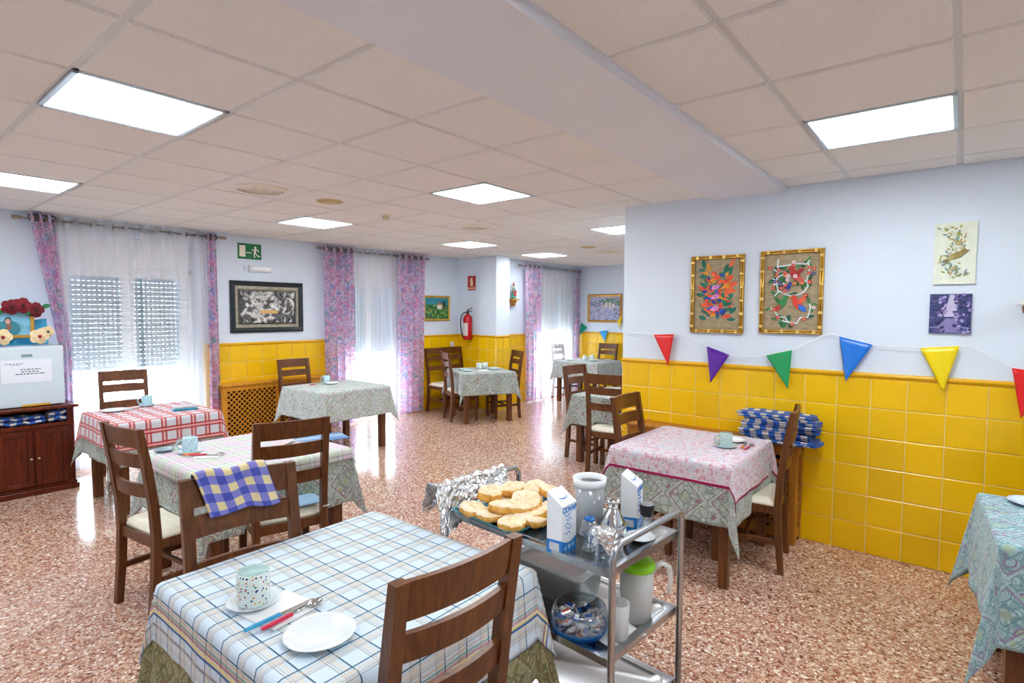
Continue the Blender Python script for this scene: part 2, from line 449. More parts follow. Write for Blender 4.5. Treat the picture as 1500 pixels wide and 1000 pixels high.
M_TOWEL = m_gingham('blue_yellow_check_towel', '#3c4fb0', '#f4e396', '#8484cc', .062)
M_TOWEL_DK = m_gingham('dark_blue_check_towel', '#173884', '#f0dca8', '#2f62b2', .085)
def m_dots(name, base, cols, scale=130, thr=.28):
    N = NT(name, .12, .5); v = N.coord('Object'); d = N.vor(v, scale); s = N.sep(N.vor(v, scale, 'Color'))
    n = len(cols); dc = N.ramp(s[0], [(i/n, H(c)) for i, c in enumerate(cols)], 'CONSTANT')
    return N.base(N.mix(N.math('LESS_THAN', d, thr), H(base), dc))
M_MUGDOT = m_dots('speckled_mug_glaze', '#dbeae8', ['#2b4f8f', '#b5472f', '#d99a3a', '#3f8f6a', '#223a66', '#c96a50'], 88, .3)
M_MUGBLUE = m_dots('blue_speckled_mug_glaze', '#b9d8e2', ['#3a6f9a', '#2f5f86', '#6b96ad', '#44708a'], 150, .3)

# ------------------------------------------------------------------ the room
XR, YW, YB = 4.512, 7.036, 2.37       # partition wall, window wall, end of the partition
XL, YBK, XF, YA = -2.2, -3.2, 9.9, 6.30   # left wall, wall behind the camera, far wall, alcove window wall
def struct(o): return tag(o, kind='structure')
b = MB(); b.box(XL-.2, XF+.2, YBK-.2, YW+.2, -.12, 0)
struct(b.obj('floor', M_FLOOR))
b = MB(); b.box(XL-.2, XF+.2, YBK-.2, YW+.2, CEIL+.02, CEIL+.14)
ceiling = struct(b.obj('ceiling', M_DARK))
b = MB(); b.box(XL-3, XF+6, YW+.2, YW+5, -.2, -.02)
struct(b.obj('balcony_floor', flat('#d9d4ca', .8)))
b = MB(); b.box(7.4, XF+.2, YA+.24, YW+.2, -.2, -.021)
struct(b.obj('balcony_floor', flat('#d9d4ca', .8)))

T = .2
b = MB(); b.box(XL-T, XL, YBK, YW, 0, CEIL+.1); struct(b.obj('wall_left', M_WALL))
b = MB(); b.box(XL-T, XR+T, YBK-T, YBK, 0, CEIL+.1); struct(b.obj('wall_back', M_WALL))
b = MB(); b.box(XR, XR+T, YBK, YB, 0, CEIL+.1); wall_right = struct(b.obj('wall_right', M_WALL))
b = MB(); b.box(XR+T, XF, YB-T, YB, 0, CEIL+.1); struct(b.obj('wall_return', M_WALL))
b = MB(); b.box(XF, XF+T, YB-T, YA+T, 0, CEIL+.1); wall_far = struct(b.obj('wall_far', M_WALL))
W1, W2, W3 = (1.44, 2.76), (4.66, 5.92), (8.22, 9.68)
ZT = 2.44
b = MB()
for x0, x1 in ((XL-T, W1[0]), (W1[1], W2[0]), (W2[1], 7.14)): b.box(x0, x1, YW, YW+T, 0, CEIL+.1)
for x0, x1 in (W1, W2): b.box(x0, x1, YW, YW+T, ZT, CEIL+.1)
wall_window = struct(b.obj('wall_window', M_WALL))
b = MB(); b.box(7.14, 7.40, 6.44, YW+T, 0, CEIL+.1); wall_corner = struct(b.obj('wall_corner', M_WALL))
b = MB(); b.box(7.05, 7.40, 6.06, 6.44, 0, CEIL+.1); wall_column = struct(b.obj('wall_column', M_WALL))
b = MB(); b.box(7.40, W3[0], YA, YA+T, 0, CEIL+.1); b.box(W3[1], XF, YA, YA+T, 0, CEIL+.1); b.box(W3[0], W3[1], YA, YA+T, ZT, CEIL+.1)
wall_alcove = struct(b.obj('wall_alcove', M_WALL))
b = MB(); b.box(XL, XR, 1.06, 1.578, CEIL-.045, CEIL+.1)
b.box(XL, XR, 1.045, 1.06, CEIL-.012, CEIL+.05)
struct(b.obj('trim_1', M_BEAM))

# suspended ceiling: 60 cm tiles hung on T-bars
X0, Y0L, Y0R = .641, 2.128, .650
lamps_left = [(-4, 1), (-4, 5), (0, 1), (0, 5), (4, 1), (4, 5), (8, 1), (8, 5), (11, 5)]
lamps_right = [(4, -1), (0, -1), (4, -5), (0, -5)]
tile_cache = {}
def ctile(x0, x1, y0, y1):
    g = .0115; key = (round(x1-x0, 3), round(y1-y0, 3))
    if key not in tile_cache:
        hx, hy = (x1-x0)/2-g, (y1-y0)/2-g; e = .006
        b = MB(); b.add([(-hx, -hy, .012), (hx, -hy, .012), (hx, hy, .012), (-hx, hy, .012), (-hx, -hy, 0), (hx, -hy, 0), (hx, hy, 0), (-hx, hy, 0),
                         (-hx+e, -hy+e, -.010), (hx-e, -hy+e, -.010), (hx-e, hy-e, -.010), (-hx+e, hy-e, -.010)],
                        [(0, 3, 2, 1), (0, 1, 5, 4), (1, 2, 6, 5), (2, 3, 7, 6), (3, 0, 4, 7), (4, 5, 9, 8), (5, 6, 10, 9), (6, 7, 11, 10), (7, 4, 8, 11), (8, 9, 10, 11)])
        tile_cache[key] = b.mesh('ceiling_tile', M_CTILE)
    link('ceiling_tile', tile_cache[key], ceiling, ((x0+x1)/2, (y0+y1)/2, CEIL))
bars = MB()
def zone(xa, xb, ya, yb, y0, skip):
    i0, i1 = floor((xa-X0)/.6), floor((xb-X0-1e-6)/.6); j0, j1 = floor((ya-y0)/.6), floor((yb-y0-1e-6)/.6)
    for i in range(i0, i1+1):
        for j in range(j0, j1+1):
            if (i, j) in skip: continue
            x_0, x_1 = max(xa, X0+.6*i), min(xb, X0+.6*i+.6); y_0, y_1 = max(ya, y0+.6*j), min(yb, y0+.6*j+.6)
            if x_1-x_0 < .04 or y_1-y_0 < .04: continue
            if x_0 > 7.35 and y_0 > YA-.05: continue
            ctile(x_0, x_1, y_0, y_1)
    for i in range(i0+1, i1+1):
        x = X0+.6*i; bars.box(x-.012, x+.012, ya, yb, CEIL-.0005, CEIL+.02)
    for j in range(j0+1, j1+1):
        y = y0+.6*j; bars.box(xa, xb, y-.012, y+.012, CEIL, CEIL+.02)
zone(XL, XF, 1.578, YW, Y0L, set(lamps_left))
zone(XL, XR, YBK, 1.06, Y0R, set(lamps_right))
bars.obj('ceiling_grid', M_TBAR, ceiling)

# ------------------------------------------------------------------ yellow wall tiles
tcache = {}
def wtile(wd, ht, parent, origin, rz):
    key = (round(wd, 3), round(ht, 3))
    if key not in tcache:
        e = .004; hx, hz = wd/2-.0022, ht/2-.0022; d = .009
        b = MB(); b.add([(-hx, 0, -hz), (hx, 0, -hz), (hx, 0, hz), (-hx, 0, hz), (-hx, -d+.003, -hz), (hx, -d+.003, -hz), (hx, -d+.003, hz), (-hx, -d+.003, hz),
                         (-hx+e, -d, -hz+e), (hx-e, -d, -hz+e), (hx-e, -d, hz-e), (-hx+e, -d, hz-e)],
                        [(0, 1, 5, 4), (1, 2, 6, 5), (2, 3, 7, 6), (3, 0, 4, 7), (4, 5, 9, 8), (5, 6, 10, 9), (6, 7, 11, 10), (7, 4, 8, 11), (8, 9, 10, 11)])
        tcache[key] = b.mesh('wall_tile', M_YTILE)
    link('wall_tile', tcache[key], parent, origin, rz)
def tile_wall(parent, p0, p1, phase=0, ztop=1.228, P=.2045, trim=True):
    """tiles from p0 to p1 (plan points, seen from the room left to right)"""
    p0, p1 = Vector(p0), Vector(p1); L = (p1-p0).length; d = (p1-p0)/L; rz = atan2(d.y, d.x)
    M = Matrix.Translation((p0.x, p0.y, 0)) @ Matrix.Rotation(rz, 4, 'Z')
    cuts = [0] + [x for x in [phase+P*k for k in range(-1, int(L/P)+2)] if .012 < x < L-.012] + [L]
    rows = [(max(0, ztop-P*(k+1)), ztop-P*k) for k in range(6)]
    for x0, x1 in zip(cuts, cuts[1:]):
        for z0, z1 in rows:
            q = M @ Vector(((x0+x1)/2, -.001, (z0+z1)/2)); wtile(x1-x0, z1-z0, parent, q, rz)
    g = MB(); g.box(0, L, -.005, .001, 0, ztop, M); g.obj('grout', M_GROUT, parent)
    if trim:
        t = MB(); prof = [(0, ztop), (-.010, ztop), (-.012, ztop+.006), (-.019, ztop+.012), (-.022, ztop+.022), (-.018, ztop+.032), (-.008, ztop+.038), (0, ztop+.038)]
        n = len(prof)
        vs = [(x, y, z) for x in (0, L) for y, z in prof]
        t.add(vs, [(i, (i+1) % n, (i+1) % n+n, i+n) for i in range(n)] + [tuple(range(n)), tuple(range(n, 2*n))], M)
        t.obj('tile_trim', M_YTRIM, parent)
tile_wall(wall_right, (XR, YB), (XR, -1.2), phase=.057)
tile_wall(wall_window, (W1[1]+.06, YW), (W2[0]-.06, YW), phase=.10)
tile_wall(wall_window, (W2[1]+.02, YW), (7.14, YW), phase=.12)
tile_wall(wall_corner, (7.14, YW), (7.14, 6.44), phase=.1)
tile_wall(wall_column, (7.05, 6.44), (7.05, 6.06), phase=.19)
tile_wall(wall_column, (7.05, 6.06), (7.40, 6.06), phase=.17)
tile_wall(wall_alcove, (7.40, YA), (W3[0]-.02, YA), phase=.1)
tile_wall(wall_far, (XF, YA), (XF, 4.6), phase=.1)

# ------------------------------------------------------------------ balcony windows with roller shutters
def window(name, x0, x1, y, shut_z, open_leaf=True):
    yf = y+.13; root = struct(link(name, None, None, (x0, yf, 0))); Wd = x1-x0; zt = ZT
    f = MB(); bx = .05
    f.cbox(0, bx, -.03, .05, 0, zt, .004); f.cbox(Wd-bx, Wd, -.03, .05, 0, zt, .004); f.cbox(0, Wd, -.03, .05, 2.08, 2.14, .004); f.cbox(0, Wd, -.03, .05, 0, .035, .004)
    f.obj('window_frame', M_WINFRAME, root)
    s = MB(); s.cbox(bx, Wd-bx, -.06, .04, 2.13, zt, .006); s.obj('shutter_box', M_WINFRAME, root)
    mid = Wd/2
    for a, c in ((bx, mid+.02), (mid-.02, Wd-bx)):
        yy = -.012 if a == bx else .02
        l = MB(); st = .085
        l.cbox(a, a+st, yy-.018, yy+.018, .035, 2.08, .003); l.cbox(c-st, c, yy-.018, yy+.018, .035, 2.08, .003)
        l.cbox(a+st, c-st, yy-.018, yy+.018, .035, .11, .003); l.cbox(a+st, c-st, yy-.018, yy+.018, 2.02, 2.08, .003)
        lo = l.obj('casement', M_WINFRAME, root)
        g = MB(); g.box(a+st, c-st, yy-.003, yy+.003, .11, 2.02); g.obj('glass_pane', M_GLASS, lo)
    # slats: 5 cm laths joined by short tabs, light shows through the slots between them
    sl = MB(); sl.box(.0, Wd-.11, -.005, .005, .0, .0466)
    k = 0; x = .012
    while x < Wd-.12:
        sl.box(x, x+.027, -.003, .003, .0466, .0505); x += .046
    me = sl.mesh('shutter_slat', M_SHUTTER)
    z = shut_z
    while z < 2.12:
        link('shutter_slat', me, root, (.055, .075, z)); z += .0505
    return root
window('window_1', W1[0], W1[1], YW, 1.02)
window('window_2', W2[0], W2[1], YW, 1.02)
window('window_3', W3[0], W3[1], YA, 1.30)

# ------------------------------------------------------------------ curtains
random.seed(4)
def rod(x0, x1, y, z, label):
    t = thing('curtain_rod', label, 'curtain rod', (x0, y, z))
    b = MB(); b.tube([(0, 0, 0), (x1-x0, 0, 0)], .011, 10); b.obj('pole', M_GREYMET, t, True)
    for x in (0, x1-x0):
        s = -1 if x == 0 else 1
        b = MB(); b.tube([(x, 0, 0), (x+s*.012, 0, 0), (x+s*.014, 0, 0), (x+s*.075, 0, 0)], [.012, .012, .019, .019], 10); b.obj('finial', flat('#a79a86', .4, .5), t, True)
        b = MB(); b.tube([(x-s*.05, 0, 0), (x-s*.05, .055, 0)], .008, 8); b.obj('bracket', M_GREYMET, t, True)
    return t
def curtain(name, label, xt, xb, y, zt, zb, folds, amp, mat, rings=True, tie=None, group=None, seed=0, cat='curtain', ny=30, rodz=None):
    (a0, a1), (b0, b1) = xt, xb
    rnd = random.Random(seed); ph = rnd.random()*6; ir = [rnd.uniform(-.3, .3) for _ in range(8)]
    nu = max(40, int(folds*14)); cloth_w = (a1-a0)*1.7 if mat is not M_SHEER else (a1-a0)*1.2
    def fn(u, v):
        e = v if tie is None else min(1, v/tie)
        l = a0+(b0-a0)*e; r = a1+(b1-a1)*e
        uu = u + .012*sin(9*u+ir[0]*9) 
        th = 2*pi*folds*uu
        am = amp*(.75+.35*sin(3.1*u*folds+ir[1]*8)*v + .25*v)
        if tie is not None: am *= (1-.35*min(1, v/tie))
        x = l+(r-l)*uu + .25*amp*sin(2*th)*v
        yy = y - am*sin(th) + .012*sin(2.3*v+5*u+ph)*v
        return (x, yy, zt+(zb-zt)*v)
    b = MB(); b.grid(fn, nu, ny, lambda u, v: (u*cloth_w, v*(zt-zb)))
    o = b.obj(name, mat, None, True)
    # origin stays at the world origin; the thing is one draped sheet
    tag(o, label, cat, group)
    if rings:
        rz = rodz if rodz is not None else zt-.055
        rb = MB(); R, r = .029, .0075
        rb.tube([(0, R*cos(t*pi/7), R*sin(t*pi/7)) for t in range(14)], r, 6, True)
        rm = rb.mesh('eyelet', flat('#6f6c68', .3, .7), True)
        nr = int(folds) if mat is M_SHEER else int(folds*2)
        for k in range(nr):
            u = (k+.25)/nr
            p = fn(min(1, max(0, u+.001)), (zt-rz)/(zt-zb))
            e = link('eyelet', rm, o, (p[0], y, rz))
            e.rotation_euler = (0, 0, (.9 if k % 2 else -.9))
    return o
RZ = 2.535
rod(1.20, 2.99, 6.93, RZ, 'grey metal curtain rod above the window behind the red plaid table')
rod(4.36, 6.27, 6.93, RZ, 'grey metal curtain rod above the window between relief picture and landscape painting')
rod(7.90, 9.84, 6.19, 2.50, 'grey metal curtain rod over the far alcove window')
curtain('sheer_curtain', 'white sheer curtain beside the tied-back floral drape, cabinet side', (1.44, 2.13), (1.47, 2.17), 6.93, 2.585, .03, 5, .045, M_SHEER, seed=1, group='sheer voile curtains')
curtain('sheer_curtain', 'white sheer curtain nearest the exit sign, behind the lit wooden chair', (2.15, 2.84), (2.19, 2.86), 6.93, 2.585, .03, 5, .045, M_SHEER, seed=2, group='sheer voile curtains')
curtain('sheer_curtain', 'white sheer curtain between two wide pink floral drapes', (4.88, 5.66), (4.90, 5.63), 6.93, 2.585, .03, 6, .045, M_SHEER, seed=3, group='sheer voile curtains')
curtain('sheer_curtain', 'bright white sheer curtain in the far alcove window', (8.48, 9.63), (8.48, 9.62), 6.19, 2.55, .03, 9, .045, M_SHEER, seed=4, group='sheer voile curtains', rodz=2.50)
FL = 'pink floral drapes'
curtain('floral_curtain', 'pink floral drape tied slanting behind the white box', (1.24, 1.44), (1.43, 1.54), 6.91, 2.60, .06, 3, .045, M_FLORAL, tie=.52, seed=5, group=FL)
curtain('floral_curtain', 'narrow pink floral drape beside the yellow tiled wall and exit sign', (2.84, 2.95), (2.83, 2.97), 6.92, 2.585, .03, 2, .04, M_FLORAL, seed=6, group=FL)
curtain('floral_curtain', 'pink floral drape beside the silver relief picture', (4.38, 4.85), (4.40, 4.87), 6.91, 2.585, .03, 4, .05, M_FLORAL, seed=7, group=FL)
curtain('floral_curtain', 'wide pink floral drape beside the green landscape painting', (5.67, 6.24), (5.64, 6.20), 6.91, 2.585, .03, 4.5, .05, M_FLORAL, seed=8, group=FL)
curtain('floral_curtain', 'pink floral drape hanging near the figurine shelf', (8.00, 8.46), (8.02, 8.46), 6.17, 2.55, .03, 3.5, .05, M_FLORAL, seed=9, group=FL, rodz=2.50)
curtain('floral_curtain', 'narrow pink floral drape in the far alcove corner', (9.64, 9.84), (9.62, 9.82), 6.17, 2.55, .03, 2, .04, M_FLORAL, seed=10, group=FL, rodz=2.50)

# ------------------------------------------------------------------ ceiling fittings
def lamp(i, j, y0, label):
    cx, cy = X0+.6*i+.3, y0+.6*j+.3
    t = thing('ceiling_panel_light', label, 'ceiling light', (cx, cy, CEIL), 0, 'square ceiling panel lights')
    f = MB(); h = .298; w_ = .022
    for a in (0, 1, 2, 3):
        M = Matrix.Rotation(a*pi/2, 4, 'Z'); f.cbox(-h, h, -h, -h+w_, -.012, .01, .003, M)
    f.obj('frame', M_ALU, t)
    d = MB(); d.box(-h+w_, h-w_, -h+w_, h-w_, -.007, .004); d.obj('diffuser', M_PANELLAMP, t)
LL = {(0, 1): 'large glowing square light panel nearest the room, between beam and red plaid table', (0, 5): 'glowing light panel above the brown cabinet and white box',
      (4, 1): 'glowing light panel above the open floor beside the beam', (4, 5): 'glowing light panel above the table by the radiator cover',
      (8, 1): 'glowing light panel partly hidden by the partition wall', (8, 5): 'glowing light panel above the corner table by the extinguisher',
      (11, 5): 'farthest glowing light panel, in front of the alcove curtains', (-4, 1): 'ceiling light panel over the unseen side of the room', (-4, 5): 'ceiling light panel near the unseen left wall'}
for ij in lamps_left: lamp(*ij, Y0L, LL[ij])
LR = {(4, -1): 'glowing light panel above the wall of framed bird pictures', (0, -1): 'ceiling light panel directly overhead the viewpoint', (4, -5): 'ceiling light panel behind the viewpoint by the partition', (0, -5): 'ceiling light panel at the rear of the room'}
for ij in lamps_right: lamp(*ij, Y0R, LR[ij])
def diffuser(x, y, R, label):
    t = thing('air_diffuser', label, 'air vent', (x, y, CEIL-.005), 0, 'round ceiling air diffusers')
    for k, (r0, z) in enumerate(((R, 0), (R*.78, .004), (R*.56, .008), (R*.34, .010))):
        b = MB(); b.lathe([(r0, 0), (r0*.98, -.012), (r0*.84, -.022+z), (r0*.80, -.018+z), (r0*.92, -.004), (r0*.94, 0)], 36); b.obj('vane_ring', M_CREAM, t, True)
    b = MB(); b.lathe([(0, -.012), (R*.16, -.012), (R*.18, -.004), (R*.18, 0)], 24); b.obj('hub', M_CREAM, t, True)
    b = MB(); b.lathe([(R*.95, 0), (R*.95, .004)], 36); b.obj('throat', flat('#77736c', .8), t)
diffuser(2.14, 4.228, .20, 'large round slatted air vent above the pastel table')
diffuser(4.54, 4.228, .18, 'round slatted air vent above the open terrazzo floor')
diffuser(7.54, 4.228, .18, 'round slatted air vent deep in the room beside the partition')
def disc(x, y, R, label):
    t = thing('ceiling_speaker', label, 'ceiling speaker', (x, y, CEIL-.005), 0, 'beige round ceiling speakers')
    b = MB(); b.lathe([(R, 0), (R, -.006), (R*.9, -.014), (R*.86, -.012)], 32); b.obj('rim', flat('#d9c596', .4), t, True)
    b = MB(); b.lathe([(R*.86, -.012), (R*.4, -.016), (0, -.017)], 32); b.obj('grille', flat('#cdb57e', .6), t, True)
disc(2.74, 4.228, .115, 'beige round ceiling disc between large vent and smoke detector')
disc(6.94, 4.228, .115, 'beige round ceiling disc far off by the partition wall')
t = thing('smoke_detector', 'small cream smoke detector on the ceiling tiles', 'smoke detector', (3.45, 4.38, CEIL-.005))
b = MB(); b.lathe([(.052, 0), (.052, -.012), (.044, -.02)], 24); b.obj('base', M_CREAM, t, True)
b = MB(); b.lathe([(.034, -.02), (.034, -.042), (.026, -.052), (0, -.054)], 24); b.obj('sensor_head', flat('#cfc49c', .5), t, True)

# ------------------------------------------------------------------ chairs
M_SEAT = flat('#e8e3cf', .32, var=.04)
SEAT_Z = .485
def chair_meshes():
    P = {}
    # rear post: floor -> seat -> top, bending back above the seat; rectangular section
    def post():
        b = MB(); ys = [(-.225, 0), (-.205, .22), (-.195, .44), (-.205, .62), (-.230, .82), (-.268, 1.05)]
        vs = []; d = .021
        for y, z in ys:
            k = .8 if z > 1 else (.85 if z == 0 else 1)
            for dx, dy in ((-.019, -d*k), (.019, -d*k), (.019, d*k), (-.019, d*k)): vs.append((dx, y+dy, z))
        n = len(ys)
        fs = [(i*4+k, i*4+(k+1) % 4, i*4+4+(k+1) % 4, i*4+4+k) for i in range(n-1) for k in range(4)] + [(0, 1, 2, 3), (n*4-4, n*4-3, n*4-2, n*4-1)]
        b.add(vs, fs); return b.mesh('rear_post', M_CHAIR)
    P['post'] = post()
    b = MB(); b.cbox(-.021, .021, -.021, .021, 0, .43, .004); P['leg'] = b.mesh('leg', M_CHAIR)
    def rail(z0, z1, bow):
        yb = lambda z: -.205 - (z-.62)*.12 if z < .82 else -.230-(z-.82)*.165
        hw = .185; n = 12
        vs = []
        for i in range(n+1):
            x = -hw+2*hw*i/n; q = (1-(x/hw)**2)*bow
            for z, dy in ((z0, -.009), (z1, -.009), (z1, .009), (z0, .009)): vs.append((x, yb(z)-q+dy, z))
        fs = [(i*4+k, i*4+(k+1) % 4, i*4+4+(k+1) % 4, i*4+4+k) for i in range(n) for k in range(4)] + [(0, 1, 2, 3), (n*4, n*4+1, n*4+2, n*4+3)]
        b = MB(); b.add(vs, fs); return b
    P['top'] = rail(.945, 1.048, .022).mesh('back_rail', M_CHAIR)
    P['mid'] = rail(.835, .912, .030).mesh('back_rail', M_CHAIR)
    P['low'] = rail(.670, .745, .030).mesh('back_rail', M_CHAIR)
    b = MB()
    b.cbox(-.19, .19, .175, .197, .385, .44, .003); b.cbox(-.19, .19, -.205, -.185, .385, .44, .003)
    for s in (-1, 1): b.cbox(s*.197-.011, s*.197+.011, -.19, .19, .385, .44, .003)
    P['frame'] = b.mesh('seat_frame', M_CHAIR)
    # padded seat
    b = MB()
    def top(u, v):
        x = -.212+.424*u; y = -.185+.405*v
        e = min(1, min(u, 1-u)/.12)*min(1, min(v, 1-v)/.12); e = 1-(1-e)**2
        k = .985 + .015*e
        return (x*k, y*k+.0003, .455+.03*e**.6)
    b.grid(top, 16, 16)
    b.box(-.209, .209, -.182, .217, .438, .4555)
    P['seat'] = b.mesh('seat_pad', M_SEAT, True)
    b = MB(); b.cbox(-.013, .013, -.19, .19, .19, .222, .003); P['side'] = b.mesh('stretcher', M_CHAIR)
    b = MB(); b.cbox(-.185, .185, -.011, .011, .195, .222, .003); P['cross'] = b.mesh('stretcher', M_CHAIR)
    return P
CH = chair_meshes()
CHAIRS = []
def chair(x, y, deg, label, seat=True):
    t = thing('dining_chair', label, 'chair', (x, y, 0), radians(deg), 'wooden ladder-back dining chairs')
    for s in (-1, 1):
        link('rear_post', CH['post'], t, (s*.191, 0, 0))
        link('leg', CH['leg'], t, (s*.190, .178, 0))
        link('stretcher', CH['side'], t, (s*.193, -.012, 0))
    for k in ('top', 'mid', 'low'): link('back_rail', CH[k], t)
    link('seat_frame', CH['frame'], t); link('seat_pad', CH['seat'], t)
    link('stretcher', CH['cross'], t, (0, .0, 0)); link('stretcher', CH['cross'], t, (0, .178, .11))
    CHAIRS.append((x, y, radians(deg))); return t
chair(1.02, 1.235, -5, 'dark wooden chair pushed against the blue plaid table, nearest the camera')
chair(1.240, 3.535, -82.5, 'dark wooden chair with cream seat between the pastel and red plaid tables')
chair(1.72, 3.21, -14.4, 'dark wooden chair with blue cushion tied on, at the pastel table')
chair(.955, 1.90, 172, 'dark wooden chair with a blue and yellow checked towel over its back')
chair(1.86, 6.42, 172, 'sunlit light-looking wooden chair against the sheer curtains behind the red plaid table')
chair(3.76, 6.42, 178, 'wooden chair between the radiator cover and the grey-green clothed table')
chair(6.47, 6.68, 180, 'wooden chair against tiles below the green landscape painting')
chair(6.90, 6.68, 180, 'dark wooden chair in the tiled corner below the fire extinguisher')
chair(6.16, 6.00, -118, 'wooden chair turned sideways at the corner table, in front of the two wall chairs')
chair(6.75, 5.67, 62, 'wooden chair on the alcove side of the corner table, near the column')
chair(9.10, 5.97, 180, 'pale backlit chair in front of the far alcove curtain')
chair(9.50, 5.45, 90, 'chair below the far alcove painting, behind the far table')
chair(5.50, 3.26, 176, 'wooden chair on the window side of the small table by the partition')
chair(5.165, 2.81, -82, 'wooden chair seen from behind at the small table by the partition')
chair(3.80, 1.70, 180, 'wooden chair between pink paisley table and the partition tiles, towel-free')
chair(3.95, 1.095, 8, 'wooden chair with cream seat seen edge-on beside the pink paisley table')

# ------------------------------------------------------------------ tables and cloths
def table(cx, cy, sx, sy, deg, label, h=.757, leg=.07, inset=.03):
    t = thing('dining_table', label, 'table', (cx, cy, 0), radians(deg), 'square wooden dining tables')
    b = MB(); b.cbox(-sx/2, sx/2, -sy/2, sy/2, h-.028, h, .005); b.obj('tabletop', M_CHAIR2, t)
    b = MB(); k = inset+leg/2
    for s in (-1, 1):
        b.cbox(-sx/2+k, sx/2-k, s*(sy/2-k)-.011, s*(sy/2-k)+.011, h-.115, h-.028, .002)
        b.cbox(s*(sx/2-k)-.011, s*(sx/2-k)+.011, -sy/2+k, sy/2-k, h-.115, h-.028, .002)
    b.obj('apron', M_CHAIR2, t)
    b = MB(); b.cbox(-leg/2, leg/2, -leg/2, leg/2, 0, h-.028, .004); lm = b.mesh('leg', M_CHAIR2)
    for a in (-1, 1):
        for c in (-1, 1): link('leg', lm, t, (a*(sx/2-k), c*(sy/2-k), 0))
    return t
def seat_floor(x, y):
    """height of a chair seat under this point, if any"""
    for cx, cy, a in CHAIRS:
        dx, dy = x-cx, y-cy; lx = dx*cos(a)+dy*sin(a); ly = -dx*sin(a)+dy*cos(a)
        if -.235 < lx < .235 and -.185 < ly < .235: return SEAT_Z
    return None
def in_back(x, y, z):
    for cx, cy, a in CHAIRS:
        dx, dy = x-cx, y-cy; lx = dx*cos(a)+dy*sin(a); ly = -dx*sin(a)+dy*cos(a)
        if -.23 < lx < .23 and -.30 < ly < -.16: return (cx, cy, a, lx, ly)
    return None
def cloth(name, label, cx, cy, sx, sy, deg, z, over, mat, layer=0, seed=0, shift=(0, 0), twist=0, cat='tablecloth', group=None, flare=1.0, waves=None, crn=1.0):
    """square cloth draped over a table edge: flat on top, hanging sides, coned corners.  UV = cloth plane in metres"""
    rnd = random.Random(seed); p = [rnd.uniform(0, 6.3) for _ in range(8)]; w1 = [rnd.uniform(10, 15) for _ in range(4)]
    hx, hy = sx/2+.004+.004*layer, sy/2+.004+.004*layer
    ox, oy = over if hasattr(over, '__len__') else (over, over)
    U, V = sx/2+ox, sy/2+oy; st = .02
    nu, nv = int(2*U/st), int(2*V/st); a = radians(deg); tw = radians(twist)
    def fn(i, j):
        u0, v0 = -U+2*U*i, -V+2*V*j
        u = u0*cos(tw)-v0*sin(tw)+shift[0]; v = u0*sin(tw)+v0*cos(tw)+shift[1]
        cu, cv = max(-hx, min(hx, u)), max(-hy, min(hy, v)); eu, ev = u-cu, v-cv; d = hypot(eu, ev)
        if d < 1e-9: x, y, zz = u, v, z + .0006*sin(30*u+p[0])*sin(27*v+p[1])
        else:
            th = atan2(abs(ev), abs(eu)) ; c2 = sin(2*th)**2            # 1 on a corner diagonal, 0 along a side
            q = cu if abs(ev) > abs(eu) else cv; k = (0 if ev > 0 else 1) if abs(ev) > abs(eu) else (2 if eu > 0 else 3)
            wave = .5+.5*sin(w1[k]*q+p[k]) ; wave = wave*.6+.4*(.5+.5*sin(2.3*w1[k]*q+p[k+4]))
            R = .011
            if d < R*1.57: out = R*sin(d/R); drop = R*(1-cos(d/R))
            else:
                dd = d-R*1.57
                sl = (.02+.07*wave)*flare*(1-c2) + (.06+.17*crn*(.6+.4*cos(6*(th-pi/4))))*c2
                out = R+dd*sl+.004*layer; drop = R+dd*sqrt(max(.05, 1-sl*sl))
            x, y, zz = cu+eu/d*out, cv+ev/d*out, z-drop
        X, Y = cx+x*cos(a)-y*sin(a), cy+x*sin(a)+y*cos(a)
        if zz < z-.02:
            s = seat_floor(X, Y)
            if s is not None and zz < s+.012+.004*layer: zz = s+.010+.004*layer+.004*sin(40*u+33*v)
        zz = max(zz, .02)
        return (X, Y, zz)
    b = MB(); b.grid(fn, nu, nv, lambda i, j: (-U+2*U*i, -V+2*V*j))
    o = b.obj(name, mat, None, True); tag(o, label, cat, group); solid(o, .0018, -1); return o
Z1, Z2 = .7605, .7645
def dress(cx, cy, sx, sy, deg, tl, ul, umat, uover, seed, leg=.07, inset=.03, **k):
    table(cx, cy, sx, sy, deg, tl, leg=leg, inset=inset)
    cloth('tablecloth', ul, cx, cy, sx, sy, deg, Z1, uover, umat, 0, seed, group='paisley tablecloths', **k)
# T1 front, plaid over the shade-toned paisley
dress(1.105, 1.60, .86, .88, 0, 'square wooden table under the blue plaid cloth', 'olive paisley undercloth below the blue plaid cloth', M_PAIS_SHADED, .40, 11, leg=.055, inset=0)
TC = 'check overlay cloths'
cloth('plaid_cloth', 'pale blue and white plaid cloth with coloured stripe border', 1.105, 1.60, .86, .88, 0, Z2, (.22, .25), m_plaid_blue(.43+.22, .44+.25), 1, 12, group=TC, shift=(.02, -.015), twist=0)
# T2 pastel plaid
dress(1.71, 3.60, .90, .90, 0, 'square wooden table under the pastel plaid cloth', 'grey-green paisley undercloth below the pastel plaid cloth', M_PAIS, .36, 13)
cloth('plaid_cloth', 'pastel pink and green plaid cloth on the second table', 1.71, 3.60, .90, .90, 0, Z2, .10, m_plaid_pastel(), 1, 14, group=TC, twist=0, shift=(.0, .01))
# T3 red plaid
dress(1.81, 5.615, .80, .82, 0, 'square wooden table under the red plaid cloth', 'grey-green paisley undercloth below the red plaid cloth', M_PAIS, .36, 15)
cloth('plaid_cloth', 'red and white plaid cloth on the table by the window', 1.81, 5.615, .80, .82, 0, Z2, .24, m_plaid_red(), 1, 16, group=TC)
